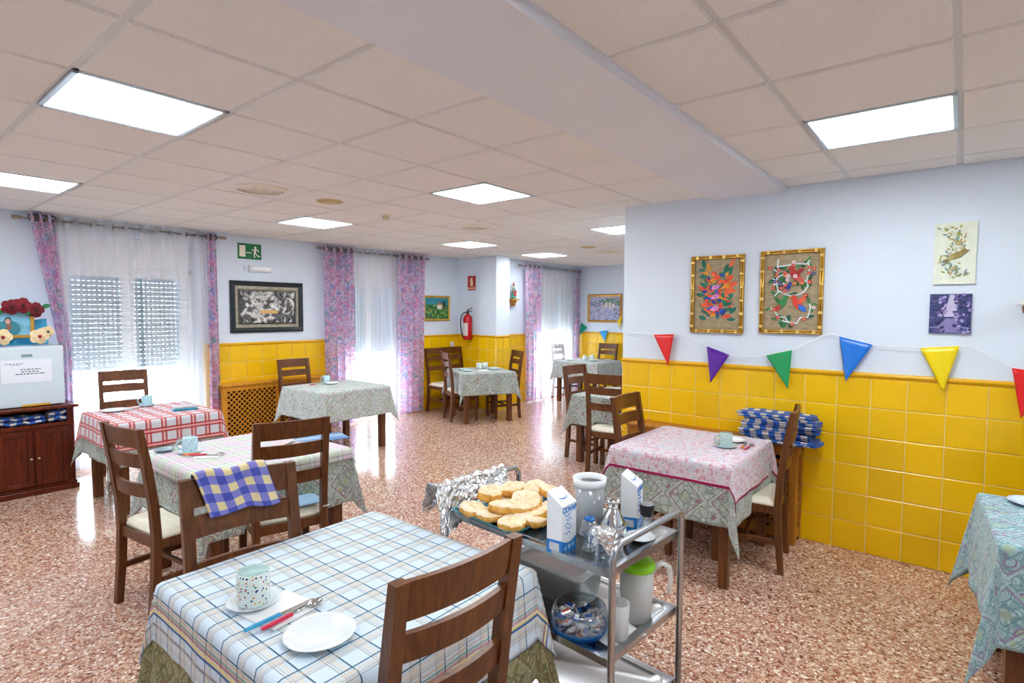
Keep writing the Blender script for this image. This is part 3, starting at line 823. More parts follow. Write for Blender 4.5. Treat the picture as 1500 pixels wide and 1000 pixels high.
# T4 by the radiator cover
dress(3.89, 5.90, .90, .86, 1, 'wooden table under pale paisley cloth beside the radiator cover', 'pale grey-green paisley cloth on the table beside the radiator cover', M_PAIS_PALE, .35, 17)
# T5 in the corner
dress(6.40, 5.82, .82, .82, -28, 'wooden table under paisley cloth in the tiled corner', 'grey-green paisley cloth on the turned corner table', M_PAIS, .34, 18)
# T6 in the alcove
dress(8.98, 5.45, .86, .90, 0, 'wooden table in front of the far alcove curtain', 'sunlit grey paisley cloth on the far alcove table', M_PAIS_PALE, .32, 19)
# T7 behind the partition
dress(5.62, 2.93, .84, .82, 0, 'wooden table half hidden by the partition end', 'grey-green paisley cloth on the table half hidden by the partition', M_PAIS, .34, 20)
# T8 by the partition
dress(3.785, 1.435, .86, .78, 0, 'wooden table under the pink paisley overlay', 'grey-green medallion cloth below the pink paisley overlay', M_PAIS, .38, 21, leg=.055, inset=0)
cloth('paisley_overlay', 'pink paisley overlay cloth with magenta hem', 3.785, 1.435, .86, .78, 0, Z2, (.16, .21), m_pinkpaisley(.43+.16, .39+.21), 1, 22, cat='tablecloth', twist=0, shift=(0.01, -.035))
# T9 at the right edge
dress(3.33, -.55, .78, .84, 4, 'wooden table cut off by the frame edge', 'teal paisley cloth on the table at the frame edge', M_PAIS_TEAL, .42, 23)

# ------------------------------------------------------------------ radiator covers
def radiator(label, loc, rz, L, D, h, mat, mat2):
    """front faces local -y; back against y=0"""
    t = thing('radiator_cover', label, 'radiator cover', loc, rz)
    b = MB(); b.cbox(-.015, L+.015, -D-.02, 0, h-.028, h, .006); b.obj('top_board', mat, t)
    b = MB()
    for x in (0, L-.05): b.cbox(x, x+.05, -D, -D+.02, 0, h-.028, .003)
    n = max(1, round(L/.85))
    b.cbox(.05, L-.05, -D, -D+.02, .04, .10, .003); b.cbox(.05, L-.05, -D, -D+.02, h-.085, h-.028, .003)
    for k in range(1, n): b.cbox(L*k/n-.025, L*k/n+.025, -D, -D+.02, .1, h-.085, .003)
    b.obj('front_frame', mat, t)
    for x in (0, L-.018):
        e = MB(); e.cbox(x, x+.018, -D+.02, -D+.06, 0, h-.028, .002); e.cbox(x, x+.018, -.04, 0, 0, h-.028, .002); e.cbox(x, x+.018, -D+.06, -.04, h-.09, h-.028, .002); e.cbox(x, x+.018, -D+.06, -.04, .04, .1, .002)
        e.obj('end_frame', mat, t)
    # diagonal lattice
    def lattice(x0, x1, z0, z1, M, nm):
        lb = MB(); p = .045; hw = .0068
        Wd, Hh = x1-x0, z1-z0
        for sgn, yy in ((1, .006), (-1, .011)):
            c = -Hh if sgn > 0 else 0
            end = Wd if sgn > 0 else Wd+Hh
            while c < end:
                # line x = c + sgn*z  for z in 0..Hh
                if sgn > 0: za, zb = max(0, -c), min(Hh, Wd-c)
                else: za, zb = max(0, c-Wd), min(Hh, c)
                if zb-za > .012:
                    xa, xb = x0+c+sgn*za, x0+c+sgn*zb
                    k = hw*1.41
                    vs = []
                    for (x, z) in ((xa, z0+za), (xb, z0+zb)):
                        for dx, dy in ((-k, 0), (k, 0), (k, .005), (-k, .005)): vs.append((x+dx, yy+dy, z))
                    lb.add(vs, [(0, 1, 5, 4), (1, 2, 6, 5), (2, 3, 7, 6), (3, 0, 4, 7), (0, 3, 2, 1), (4, 5, 6, 7)], M)
                c += p*1.41
        o = lb.obj(nm, mat2, t); tag(o, kind='stuff')
    lattice(.05, L-.05, .10, h-.085, Matrix.Translation((0, -D, 0)), 'lattice')
    # end lattice: local frame rotated so it faces -x / +x
    lattice(.06, D-.04, .10, h-.09, Matrix.Translation((.001, 0, 0)) @ Matrix.Rotation(-pi/2, 4, 'Z'), 'lattice')
    lattice(.06, D-.04, .10, h-.09, Matrix.Translation((L-.018, 0, 0)) @ Matrix.Rotation(-pi/2, 4, 'Z'), 'lattice')
    b = MB(); b.box(.02, L-.02, -.03, -.005, .05, h-.05); b.obj('dark_back', flat('#2a1a0c', .9), t)
    return t
radiator('honey wood lattice radiator cover under the silver relief picture', (2.95, YW-.011, 0), 0, 1.37, .19, .775, M_HONEY, M_HONEY)
radiator('brown lattice radiator cover under the stacked towels', (XR-.011, 2.21, 0), -pi/2, 1.33, .19, .735, M_HONEY2, M_HONEY2)
chair(4.07, -.52, 90, 'dark wooden chair at the frame edge behind the teal paisley table')

# ------------------------------------------------------------------ tableware
ZA, ZB = Z2+.0018, Z1+.0018      # top of overlay cloth / single cloth
M_LINER = flat('#a9cfcc', .15)
def mug(x, y, z, label, mat, deg=0, r=.043, h=.093, group='speckled mugs'):
    t = thing('mug', label, 'mug', (x, y, z), radians(deg), group)
    b = MB(); b.lathe([(r*.9, 0), (r*.98, .006), (r, .02), (r*1.02, h), (r*.98, h+.001), (r*.955, h)], 28, cap=False); b.lathe([(0, 0), (r*.9, 0)], 28); b.obj('cup_body', mat, t, True)
    b = MB(); b.lathe([(r*.955, h), (r*.93, h*.5), (r*.90, .02), (r*.8, .012), (0, .010)], 28); b.obj('inner_glaze', M_LINER, t, True)
    b = MB(); b.tube([(r*.95, 0, h*.80), (r*1.35, 0, h*.82), (r*1.72, 0, h*.66), (r*1.75, 0, h*.45), (r*1.45, 0, h*.26), (r*.97, 0, h*.22)], .0058, 8); b.obj('handle', mat, t, True)
    return t
def plate(x, y, z, r, label, name='plate', cat='plate', group='white plates', mat=None, flatk=1.0):
    b = MB(); b.lathe([(0, .0), (r*.62, 0), (r*.66, .004), (r*.9, .013*flatk), (r, .017*flatk), (r, .019*flatk), (r*.9, .016*flatk), (r*.68, .008), (r*.6, .005), (0, .005)], 40)
    return tag(b.obj(name, mat or M_CERAMIC, None, True, (x, y, z)), label, cat, group)
def napkin(x, y, z, sx, sy, deg, label, mat=None):
    rnd = random.Random(int(x*1000+y*77)); b = MB(); p = rnd.random()*6
    b.grid(lambda u, v: ((u-.5)*sx, (v-.5)*sy, .0035+.0018*sin(7*u+p)*sin(6*v+p)), 10, 10)
    o = b.obj('napkin', mat or M_PAPER, None, True, (x, y, z), radians(deg)); solid(o, .002, -1)
    return tag(o, label, 'napkin', 'paper napkins')
def cutlery(kind, x, y, z, deg, col, label, L=.20):
    t = thing(kind, label, kind.replace('_', ' '), (x, y, z), radians(deg), 'coloured-handle cutlery')
    b = MB(); b.cbox(0, L*.5, -.0075, .0075, .001, .011, .004); b.obj('handle', flat(col, .3), t)
    if kind == 'table_knife':
        b = MB(); b.prism([(L*.5, .002), (L, .002), (L, .004), (L*.5, .005)], -.009, .009); b.obj('blade', M_CHROME, t)
    else:
        b = MB(); b.tube([(L*.5, 0, .006), (L*.78, 0, .006)], .0032, 8); b.obj('shaft', M_CHROME, t, True)
        b = MB(); b.grid(lambda u, v: (L*.76+.05*u, (v-.5)*2*.0165*sin(pi*min(1, max(0, u*.92+.04)))**.6, .009-.006*sin(pi*u)*(1-(2*v-1)**2)), 10, 8); o = b.obj('spoon_bowl' if 'spoon' in kind else 'fork_head', M_CHROME, t, True); solid(o, .0012)
    return t
NZ = .0075
# front table
plate(.800, 1.672, ZA, .078, 'white saucer under the speckled mug on the blue plaid table', 'saucer', 'saucer', 'saucers')
mug(.800, 1.672, ZA+.006, 'white mug with multicoloured speckles on the blue plaid table', M_MUGDOT, 35, .047, .10)
napkin(.835, 1.575, ZA, .17, .17, 8, 'white paper napkin under the blue-handled knife')
plate(.832, 1.358, ZA, .098, 'empty white plate at the front of the blue plaid table')
cutlery('table_knife', .700, 1.525, ZA+NZ, 3, '#2f9fd2', 'knife with bright blue handle on the blue plaid table', .225)
cutlery('spoon', .735, 1.495, ZA+NZ, 5, '#d21f4d', 'spoon with crimson handle next to the blue-handled knife', .20)
# pastel table
plate(1.425, 3.785, ZA, .075, 'white saucer under the blue mug on the pastel table', 'saucer', 'saucer', 'saucers')
mug(1.425, 3.785, ZA+.006, 'pale blue speckled mug on the pastel plaid table', M_MUGBLUE, 150)
napkin(1.47, 3.62, ZA, .15, .13, -45, 'white napkin under orange and red cutlery on the pastel table')
cutlery('table_knife', 1.355, 3.715, ZA+NZ, -40, '#e0782a', 'knife with orange handle on the pastel table')
cutlery('spoon', 1.375, 3.675, ZA+NZ, -36, '#c81f3f', 'spoon with red handle on the pastel table')
plate(1.335, 3.945, ZA, .06, 'small grey dish behind the blue mug on the pastel table', 'small_dish', 'dish', None, flat('#8fa3ad', .3))
def leaflet(x, y, z, sx, sy, deg, cols, label, bend=.0):
    b = MB(); n = len(cols); mats = [flat(c, .35) for c in cols]
    for k in range(n):
        b.cur = k; v0, v1 = k/n, (k+1)/n
        b.grid(lambda u, v: ((u-.5)*sx, (v0+(v1-v0)*v-.5)*sy, .002+bend*(u-.2)**2), 8, 2)
    o = b.obj('leaflet', mats, None, False, (x, y, z), radians(deg)); solid(o, .002, -1)
    return tag(o, label, 'leaflet', 'leaflets on the pastel table')
leaflet(2.19, 3.52, ZA+.0005, .34, .22, -14, ['#3f7fb8', '#5f96c8', '#a8c3d8', '#4d88bd'], 'blue printed leaflet hanging over the corner of the pastel table')
leaflet(1.92, 3.46, ZA+.004, .22, .18, 30, ['#e9e2e6', '#e8907c', '#e2c4cc', '#3b3540', '#ecd9c8'], 'pink and salmon leaflet on the pastel table behind the cushioned chair')
# red plaid table
plate(1.87, 5.93, ZA, .07, 'pale saucer under the blue mug on the red plaid table', 'saucer', 'saucer', 'saucers', flat('#cfe6ec', .2))
mug(1.87, 5.93, ZA+.006, 'light blue mug on the red plaid table', flat('#a9d2dc', .15), 170)
plate(1.585, 5.84, ZA, .10, 'white plate on the red plaid table by the wooden chair')
cutlery('spoon', 1.70, 5.86, ZA, 25, '#dfe6ea', 'spoon with white handle beside the plate on the red plaid table')
t = thing('small_tray', 'clear lidded dish with teal base on the red plaid table', 'dish', (2.02, 5.46, ZA), radians(-10))
b = MB(); b.cbox(-.10, .10, -.05, .05, 0, .018, .006); b.obj('base', flat('#2f8fae', .2), t)
b = MB(); b.cbox(-.095, .095, -.045, .045, .018, .045, .012); b.obj('lid', M_FROST, t)
# table by the radiator cover
mug(3.94, 6.20, ZB, 'light blue mug on the pale paisley table by the radiator cover', flat('#b4d6e2', .15), 170)
plate(3.93, 6.06, ZB, .09, 'white plate on the pale paisley table by the radiator cover')
cutlery('table_knife', 3.66, 6.12, ZB, 20, '#c23a3a', 'knife with red handle on the pale paisley table')
# corner table
for k, (x, y, r, lab) in enumerate(((6.24, 6.04, .09, 'plate at the chair side of the corner table'), (6.12, 5.83, .085, 'plate at the front edge of the corner table'), (6.62, 5.72, .10, 'plate near the column side of the corner table'))):
    plate(x, y, ZB, r, 'pale blue '+lab, mat=flat('#cfe6ea', .15))
mug(6.50, 5.94, ZB, 'white mug in the middle of the corner table', M_MUGDOT, 40)
mug(6.60, 5.90, ZB, 'second white mug beside it, closer to the column on the corner table', M_MUGDOT, 200)
napkin(6.33, 5.70, ZB, .16, .14, -28, 'white napkin on the corner table front')
# far alcove table
for x, y, lab in ((8.80, 5.72, 'white plate on the far alcove table, curtain side'), (8.95, 5.30, 'white plate at the middle of the far alcove table'), (9.20, 5.15, 'white plate on the far alcove table, partition side')):
    plate(x, y, ZB, .10, lab)
mug(8.98, 5.50, ZB, 'pale mug on the far alcove table by the curtain', M_MUGDOT, 10)
mug(9.10, 5.42, ZB, 'pale mug on the far alcove table below the painting', M_MUGDOT, 100)
# table behind the partition
plate(5.42, 3.12, ZB, .09, 'white plate on the table half hidden by the partition')
# pink table
plate(3.80, 1.215, ZA, .078, 'pale blue saucer under the mug on the pink paisley table', 'saucer', 'saucer', 'saucers', flat('#c5dbe2', .15))
mug(3.80, 1.215, ZA+.006, 'grey-green speckled mug on the pink paisley table', m_dots('green_speckled_glaze', '#b9cdca', ['#5f7f86', '#7c9a94', '#4a6670'], 170, .32), 120, .041, .088)
plate(4.00, 1.24, ZA, .095, 'white plate on the pink paisley table beside the towels')
cutlery('table_knife', 3.82, 1.115, ZA, 8, '#e8862c', 'knife with orange handle on the pink paisley table', .19)
cutlery('spoon', 3.80, 1.085, ZA, 2, '#d02a4a', 'spoon with red handle on the pink paisley table', .18)
plate(3.60, -.30, ZB, .10, 'pale blue plate on the teal table at the frame edge', mat=flat('#cfe3f2', .15))

# ------------------------------------------------------------------ towels and cushion
def towel_over_chair(idx, x0, x1, front, back, skew, label):
    cx, cy, a = CHAIRS[idx]
    M = Matrix.Translation((cx, cy, 0)) @ Matrix.Rotation(a, 4, 'Z')
    L = front+back; zt = 1.054
    def fn(u, v):
        s = -back+L*v; x = x0+(x1-x0)*u + skew*(s if s > 0 else -s*.3)
        e = (1-(min(1, abs(x)/.185))**2)*.022
        yc = -.268-e+.0
        if s < -.014: q = -s-.014; y = yc-.016-.004*sin(20*u)-q*.02; z = zt-q
        elif s > .014: q = s-.014; y = yc+.016+q*.20+.004*sin(15*u+2); z = zt-q
        else: t = s/.014*pi/2; y = yc+.016*sin(t); z = zt+.010*cos(t)
        z += .006*sin(9*u+s*20)
        return M @ Vector((x, y, z))
    b = MB(); b.grid(fn, 30, 60, lambda u, v: (u*(x1-x0), -back+L*v))
    o = b.obj('checked_towel', M_TOWEL, None, True); solid(o, .005, 1)
    return tag(o, label, 'towel')
towel_over_chair(3, .165, -.095, .165, .12, -.28, 'blue and yellow checked towel draped over the wooden chair back')
cx, cy, a = CHAIRS[2]
t = thing('seat_cushion', 'light blue tie-on cushion on the chair at the pastel table', 'cushion', (cx, cy, SEAT_Z+.002), a)
b = MB()
def cf(u, v, top):
    x, y = (u-.5)*.40, (v-.5)*.36; e = (1-(2*u-1)**4)*(1-(2*v-1)**4)
    return (x*(1-.02*e), y, .026+(top*.026*e**.5))
b.grid(lambda u, v: cf(u, v, 1), 18, 18); b.grid(lambda u, v: cf(u, v, -1), 18, 18); b.obj('pad', flat('#8db2cc', .8), t, True)
for s in (-1, 1):
    b = MB(); b.tube([(s*.19, -.17, .026), (s*.205, -.19, .022), (s*.222, -.205, .018), (s*.222, -.225, .014), (s*.18, -.228, .012)], .004, 6); b.obj('tie', M_WHITE, t, True)

def folded_towel(x, y, z, sx, sy, h, deg, seed, label, group, mat=None, droop=0):
    """a towel folded in three, soft puffy layers with pinched ends"""
    rnd = random.Random(seed); p = [rnd.uniform(0, 6.3) for _ in range(9)]
    t = thing('folded_towel', label, 'towel', (x, y, z), radians(deg), group)
    n = 2
    for k in range(n):
        zc = h*(k+.5)/n; hh = h/n*.56; b = MB(); cy_ = sy/2-hh-.012*rnd.random(); ox_ = rnd.uniform(-.012, .012)
        def fn(u, v, k=k, zc=zc, hh=hh, cy_=cy_, ox_=ox_):
            a = 2*pi*v; c, s_ = cos(a), sin(a)
            yy = cy_*max(-1, min(1, c*1.5))+c*hh; zz = zc+s_*hh*(.75+.25*min(1, min(u, 1-u)/.06))
            zz += h*.07*sin(5.2*u+p[k]+3*yy/sy)+h*.05*sin(11*u+p[k+3])
            if droop: zz -= droop*max(0, u-.80)*max(0, u-.80)*25
            return ((u-.5)*sx+ox_+.006*sin(7*yy/sy+p[k+4]), yy+.008*sin(7*u+p[k+2]), max(zz, .001))
        b.grid(fn, 22, 24, lambda u, v: (u*sx, v*2.1*sy))
        for u in (0, 1):
            q = len(b.v); ring = [fn(u, i/24) for i in range(24)]
            b.uv.update({q+i: (u*sx, i/24*sy) for i in range(24)}); b.v += ring; b.f.append(tuple(range(q, q+24))); b.mi.append(0)
        b.obj('towel_fold', mat or M_TOWEL_DK, t, True)
    return t
st = 'folded towels on the radiator cover'
names = ['bottom folded blue check towel in the stack on the radiator cover', 'second folded blue check towel from the bottom on the radiator cover', 'third folded blue check towel from the bottom on the radiator cover',
         'fourth folded blue check towel from the bottom on the radiator cover', 'topmost folded blue check towel in the stack on the radiator cover']
for k in range(5):
    folded_towel(XR-.14+.008*((k*7) % 3-1), 1.015+.016*((k*5) % 3-1), .737+k*.0415, .50-.02*(k % 2), .225, .041, -90+(k % 3-1)*4, 30+k, names[k], st)
sh = 'folded towels in the cabinet shelf'
folded_towel(.97, 6.53, .642, .17, .19, .075, 0, 41, 'blue and yellow folded towel beside the frame edge in the open cabinet shelf', sh)
folded_towel(1.145, 6.53, .642, .155, .19, .070, 0, 42, 'rolled blue folded towel in the middle of the open cabinet shelf', sh)
folded_towel(1.315, 6.53, .642, .15, .19, .10, 0, 43, 'dark folded towel at the fluted end of the open cabinet shelf', sh)

# ------------------------------------------------------------------ serving trolley
TX, TY, TA = 1.867, 1.275, radians(-4.4)
TR = thing('serving_trolley', 'three-tier stainless steel serving trolley loaded with breakfast food', 'trolley', (TX, TY, 0), TA)
HX, HY = .245, .425
def rr(hx, hy, r, z, n=6):
    pts = []
    for k, (sx, sy) in enumerate(((1, 1), (-1, 1), (-1, -1), (1, -1))):
        for i in range(n+1):
            a = k*pi/2+i/n*pi/2; pts.append((sx*(hx-r)+r*cos(a), sy*(hy-r)+r*sin(a), z))
    return pts
def pan(name, parent, rings, mat, smooth=False, cap=(True, True), loc=None):
    b = MB(); n = len(rings[0]); vs = [p for r in rings for p in r]
    fs = [(i*n+k, i*n+(k+1) % n, (i+1)*n+(k+1) % n, (i+1)*n+k) for i in range(len(rings)-1) for k in range(n)]
    if cap[0]: fs.append(tuple(range(n))[::-1])
    if cap[1]: fs.append(tuple((len(rings)-1)*n+k for k in range(n)))
    b.add(vs, fs); o = b.obj(name, mat, parent, False, loc); return smooth_by_angle(o, 35)
def tray(z):
    hx, hy = HX-.004, HY-.004
    return pan('shelf_tray', TR, [rr(hx-.03, hy-.03, .05, z-.020), rr(hx-.004, hy-.004, .006, z-.026), rr(hx, hy, .008, z-.026), rr(hx, hy, .008, z), rr(hx-.022, hy-.022, .04, z), rr(hx-.03, hy-.03, .05, z-.004), rr(hx-.045, hy-.045, .05, z-.015)], M_STEEL)
for z in (.82, .515, .22): tray(z)
for s in (-1, 1):
    b = MB(); y = s*(HY+.008); x = HX-.004; top = .905; r = .045
    pts = [(-x, y, .10), (-x, y, top-r)] + [(-x+r-r*cos(k*pi/12), y, top-r+r*sin(k*pi/12)) for k in range(1, 6)] + [(-x+r, y, top), (x-r, y, top)] + [(x-r+r*sin(k*pi/12), y, top-r+r*cos(k*pi/12)) for k in range(1, 6)] + [(x, y, top-r), (x, y, .10)]
    b.tube(pts, .0125, 12); o = b.obj('end_frame', M_STEEL, TR, True)
for sx in (-1, 1):
    for sy in (-1, 1):
        w_ = link('caster', None, TR, (sx*(HX-.004), sy*(HY+.008), 0))
        b = MB(); b.lathe([(0, -.013), (.040, -.013), (.046, -.008), (.046, .008), (.040, .013), (0, .013)], 20, M=Matrix.Translation((0, .02, .046)) @ Matrix.Rotation(pi/2, 4, 'Y')); b.obj('wheel', flat('#4d4f52', .6), w_, True)
        b = MB(); b.cbox(-.022, -.017, -.01, .03, .046, .1, .001); b.cbox(.017, .022, -.01, .03, .046, .1, .001); b.cbox(-.022, .022, -.012, .02, .094, .104, .001); b.obj('fork', M_GREYMET, w_)
ZTOP, ZMID = .8055, .5005
# bread tray and bread
bt = thing('baking_tray', 'teal rimmed baking tray holding the toasted bread', 'tray', (1.815, 1.445, .8215), radians(-6))
pan('pan', bt, [rr(.185, .165, .03, .0), rr(.203, .183, .03, .022), rr(.210, .190, .034, .022), rr(.210, .190, .034, .019), rr(.205, .185, .03, .017), rr(.19, .17, .03, .003)], flat('#2c7f93', .22), cap=(True, True))
def m_bread():
    N = NT('toasted_bread', .75, .2); v = N.coord('Object'); s = N.sep(v); oi = N.n('ShaderNodeObjectInfo')
    f = N.noise(v, 22, 5, .7); g = N.noise(v, 60, 3)
    crumb = N.ramp(f, [(.30, H('#e6bd72')), (.46, H('#f6e6c0')), (.7, H('#fbf3de'))])
    crust = N.ramp(f, [(.25, H('#b06c22')), (.5, H('#e2aa52')), (.75, H('#f2cf8c'))])
    e = N.math('GREATER_THAN', N.math('ADD', s[2], N.math('MULTIPLY', N.math('SUBTRACT', g, .5), .012)), .010)
    N.bump(g, .5, .004); return N.base(N.mix(e, crust, crumb))
M_BREAD = m_bread()
def bread(x, y, z, deg, tilt, roll, L, W_, Hh, seed, label):
    rnd = random.Random(seed); p = [rnd.uniform(0, 6) for _ in range(5)]
    b = MB(); n, m = 22, 12
    def fn(u, v):
        a = 2*pi*u; ph = -pi/2+pi*v
        c = cos(ph); cs = (abs(c)**.55)
        sq = lambda t: (abs(t)**.8)*(1 if t > 0 else -1)
        wob = 1+.06*sin(3*a+p[0])+.04*sin(5*a+p[1])
        zz = sin(ph); zz = (abs(zz)**.6)*(1 if zz > 0 else -1)
        return (L/2*cs*sq(cos(a))*wob, W_/2*cs*sq(sin(a))*wob, Hh/2*zz*(1+.12*sin(2*a+p[2]))+.003*sin(7*a+9*v))
    b.grid(fn, n, m); o = b.obj('toasted_bread', M_BREAD, None, True, (x, y, z)); o.rotation_euler = (radians(tilt), radians(roll), radians(deg))
    return tag(o, label, 'bread', 'toasted bread halves')
BR = [(1.66, 1.335, .852, 20, 4, 0, .125, .085, .040, 'front toasted bread half at the corner of the baking tray'), (1.665, 1.455, .850, 80, 0, 6, .125, .085, .040, 'bread half on the table side of the tray, below the foil'),
      (1.70, 1.40, .884, 130, 8, -6, .13, .085, .042, 'long golden bread half lying across the front of the pile'), (1.665, 1.555, .852, 70, 0, 0, .12, .08, .04, 'bread half tucked against the foil'),
      (1.765, 1.545, .895, 35, 6, 4, .12, .085, .050, 'round pale roll at the top of the pile beside the foil'), (1.865, 1.50, .897, 20, -6, 4, .125, .085, .050, 'domed roll on top of the pile at its middle'),
      (1.94, 1.445, .892, 10, 0, -5, .12, .085, .04, 'golden toasted slice at the back of the pile'), (1.955, 1.365, .893, 60, 14, 0, .12, .09, .04, 'golden slice standing behind the milk carton'),
      (1.785, 1.375, .890, 100, -30, 8, .125, .095, .036, 'bread half leaning in the centre of the pile, yellow face up'), (1.80, 1.295, .865, 15, -22, 0, .135, .10, .040, 'large pale bread half beside the milk carton'),
      (1.85, 1.42, .852, 0, 0, 0, .125, .09, .042, 'bread half underneath the centre of the pile'), (1.78, 1.47, .855, 60, 0, 0, .13, .09, .042, 'bread half underneath the rolls'),
      (1.73, 1.30, .853, 100, 0, 0, .12, .085, .04, 'bread half at the trolley-edge side below the large pale half'), (1.90, 1.30, .853, 40, 0, 0, .12, .085, .04, 'bread half hidden behind the milk carton'),
      (1.94, 1.53, .852, 90, 0, 0, .12, .085, .04, 'bread half at the far corner of the baking tray')]
for k, r in enumerate(BR): bread(*r[:6], r[6]*1.18, r[7]*1.22, r[8]*1.12, 60+k, r[9])
# crumpled foil over the handle
fo = MB()
def M_trolley(p): return Matrix.Translation((TX, TY, 0)) @ Matrix.Rotation(TA, 4, 'Z') @ Vector(p)
rnd = random.Random(8); tab = {}
def vn(i, j):
    if (i, j) not in tab: tab[(i, j)] = rnd.uniform(-1, 1)
    return tab[(i, j)]
def crumple(u, v, k):
    x, y = u*k, v*k; i, j = floor(x), floor(y); fx, fy = x-i, y-j
    return (vn(i, j)*(1-fx)+vn(i+1, j)*fx)*(1-fy)+(vn(i, j+1)*(1-fx)+vn(i+1, j+1)*fx)*fy
FL_ = .30
def ff(u, v):
    x = -.30+.43*u; fr = .29-.16*min(1, u/.45); s = -fr+(fr+.15)*v + .02*crumple(u, 0, 7)
    yb = HY+.008; n1 = .011*crumple(u*1.3+5, v, 22)+.014*crumple(u+2, v+7, 9)+.005*crumple(u, v+30, 50)
    r = .018
    if s < -r: q = -s-r; y = yb-r-q*.22; z = .922-q*(.93-.35*u)
    elif s > r: q = s-r; y = yb+r+q*.45; z = .922-q*.93
    else: t = s/r*pi/2; y = yb+r*sin(t); z = .922+.008*cos(t)
    x += .010*crumple(u+11, v, 16) - (.05*max(0, abs(s)-.03) if u < .2 else 0)
    sg = -1 if s < 0 else 1
    return M_trolley((x, y+sg*abs(n1), z+.6*n1))
fo.grid(ff, 70, 60)
o = fo.obj('foil_sheet', M_FOIL, None, False); solid(o, .0006); tag(o, 'crumpled aluminium foil sheet over the trolley handle beside the bread', 'foil')
# milk cartons
M_CBLUE = flat('#1f7fd0', .4); M_CARTON = flat('#eff4f8', .35, var=.02)
def carton(x, y, z, deg, label):
    t = thing('milk_carton', label, 'milk carton', (x, y, z), radians(deg), 'milk cartons on the trolley')
    a, d, h1, h2 = .046, .033, .178, .222
    b = MB(); b.add([(-a, -d, 0), (a, -d, 0), (a, d, 0), (-a, d, 0), (-a, -d, h1), (a, -d, h1), (a, d, h2), (-a, d, h2)],
                    [(0, 3, 2, 1), (0, 1, 5, 4), (1, 2, 6, 5), (2, 3, 7, 6), (3, 0, 4, 7), (4, 5, 6, 7)])
    b.obj('box', M_CARTON, t)
    e = .0006
    b = MB(); n = 12
    for y_, s in ((-d-e, 1),):
        top = [(-a+2*a*i/n, .040+.014*((2*i/n-1)**2)*1.0) for i in range(n+1)]
        b.prism([(-a, .0005)]+[(a, .0005)]+top[::-1], y_, y_+e)
    b.obj('blue_band', M_CBLUE, t)
    b = MB(); b.add([(-a-e, -d, .0005), (-a-e, d, .0005), (-a-e, d, .05), (-a-e, -d, .054), (-a, -d, .0005), (-a, d, .0005), (-a, d, .05), (-a, -d, .054)], [(0, 1, 2, 3), (4, 5, 6, 7), (0, 1, 5, 4), (1, 2, 6, 5), (2, 3, 7, 6), (3, 0, 4, 7)]); b.obj('side_band', M_CBLUE, t)
    b = MB(); b.box(-a-2*e, -a-e, -d+.012, d-.012, .014, .042); b.obj('barcode_panel', flat('#cfd6dc', .5), t)
    for k, (xx, zz, r) in enumerate(((-.024, .022, .008), (0, .024, .009), (.024, .026, .008))):
        b = MB(); b.prism([(xx+r*cos(q*pi/6), zz+r*sin(q*pi/6)) for q in range(12)], -d-2.2*e, -d-e); b.obj('badge', flat('#9cc8ef', .4), t)
    text_mesh('COVAP', .027, M_CBLUE, 'lettering', t, (0, -d-.0012, .160), (pi/2, 0, 0), sx=1.0)
    # curling line drawing below the name
    rn = random.Random(5)
    for k in range(5):
        zc = .140-.016*k; xs = -.012+.010*(k % 2)
        b = MB(); b.tube([(xs+.022*(q/10-.5)*2*.8, -d-.0006, zc+.005*sin(q*.9+k*2)) for q in range(11)], .0014, 5); b.obj('squiggle', M_CBLUE, t)
    # smile on the slanted top
    sl = atan2(h2-h1, 2*d)
    M = Matrix.Translation((0, 0, (h1+h2)/2+.0006)) @ Matrix.Rotation(sl, 4, 'X')
    b = MB(); b.tube([(.024*sin(q*.16), -.004-.010*cos(q*.16)+.002, 0) for q in range(-9, 10)], [.0012+.0016*(1-abs(q)/9) for q in range(-9, 10)], 6, M=M); b.obj('smile_mark', M_CBLUE, t)
    return t
carton(1.66, 1.108, ZTOP, 0, 'milk carton nearest the bread on the trolley top')
carton(2.03, 1.015, ZTOP, 12, 'milk carton at the far side of the trolley beside the oil cruet')
# translucent jug of milk
t = thing('milk_jug', 'translucent white-rimmed jug standing behind the oil cruet', 'jug', (1.865, 1.115, ZTOP), radians(-20))
b = MB(); b.lathe([(.048, 0), (.052, .006), (.058, .20), (.0545, .20), (.049, .01), (0, .006)], 32); b.obj('jug_body', clear('grey_milky_plastic', (.9, .92, .94, 1), .2, .1, .45, (.72, .76, .80, 1)), t, True)
b = MB(); b.lathe([(.059, .188), (.0635, .19), (.066, .222), (.062, .222), (.058, .20)], 32, cap=False); b.obj('rim_collar', flat('#eef3f6', .25), t, True)
b = MB(); b.lathe([(0, .012), (.048, .012), (.053, .15), (0, .15)], 28); b.obj('milk', flat('#e9edef', .3), t, True)
# clear bubble jar
t = thing('glass_jar', 'small round clear glass jar between milk carton and jug', 'jar', (1.725, 1.03, ZTOP))
b = MB(); b.lathe([(.022, 0), (.027, .005), (.024, .03), (.018, .05), (.030, .068), (.034, .085), (.030, .103), (.020, .112), (.018, .112), (.028, .10), (.031, .085), (.027, .07), (.014, .05), (.02, .03), (.02, .008), (0, .006)], 28); b.obj('jar_body', M_CLEAR, t, True)
b = MB(); b.lathe([(.019, .112), (.021, .118), (.012, .124), (0, .125)], 20); b.obj('stopper', M_CLEARBLUE, t, True)
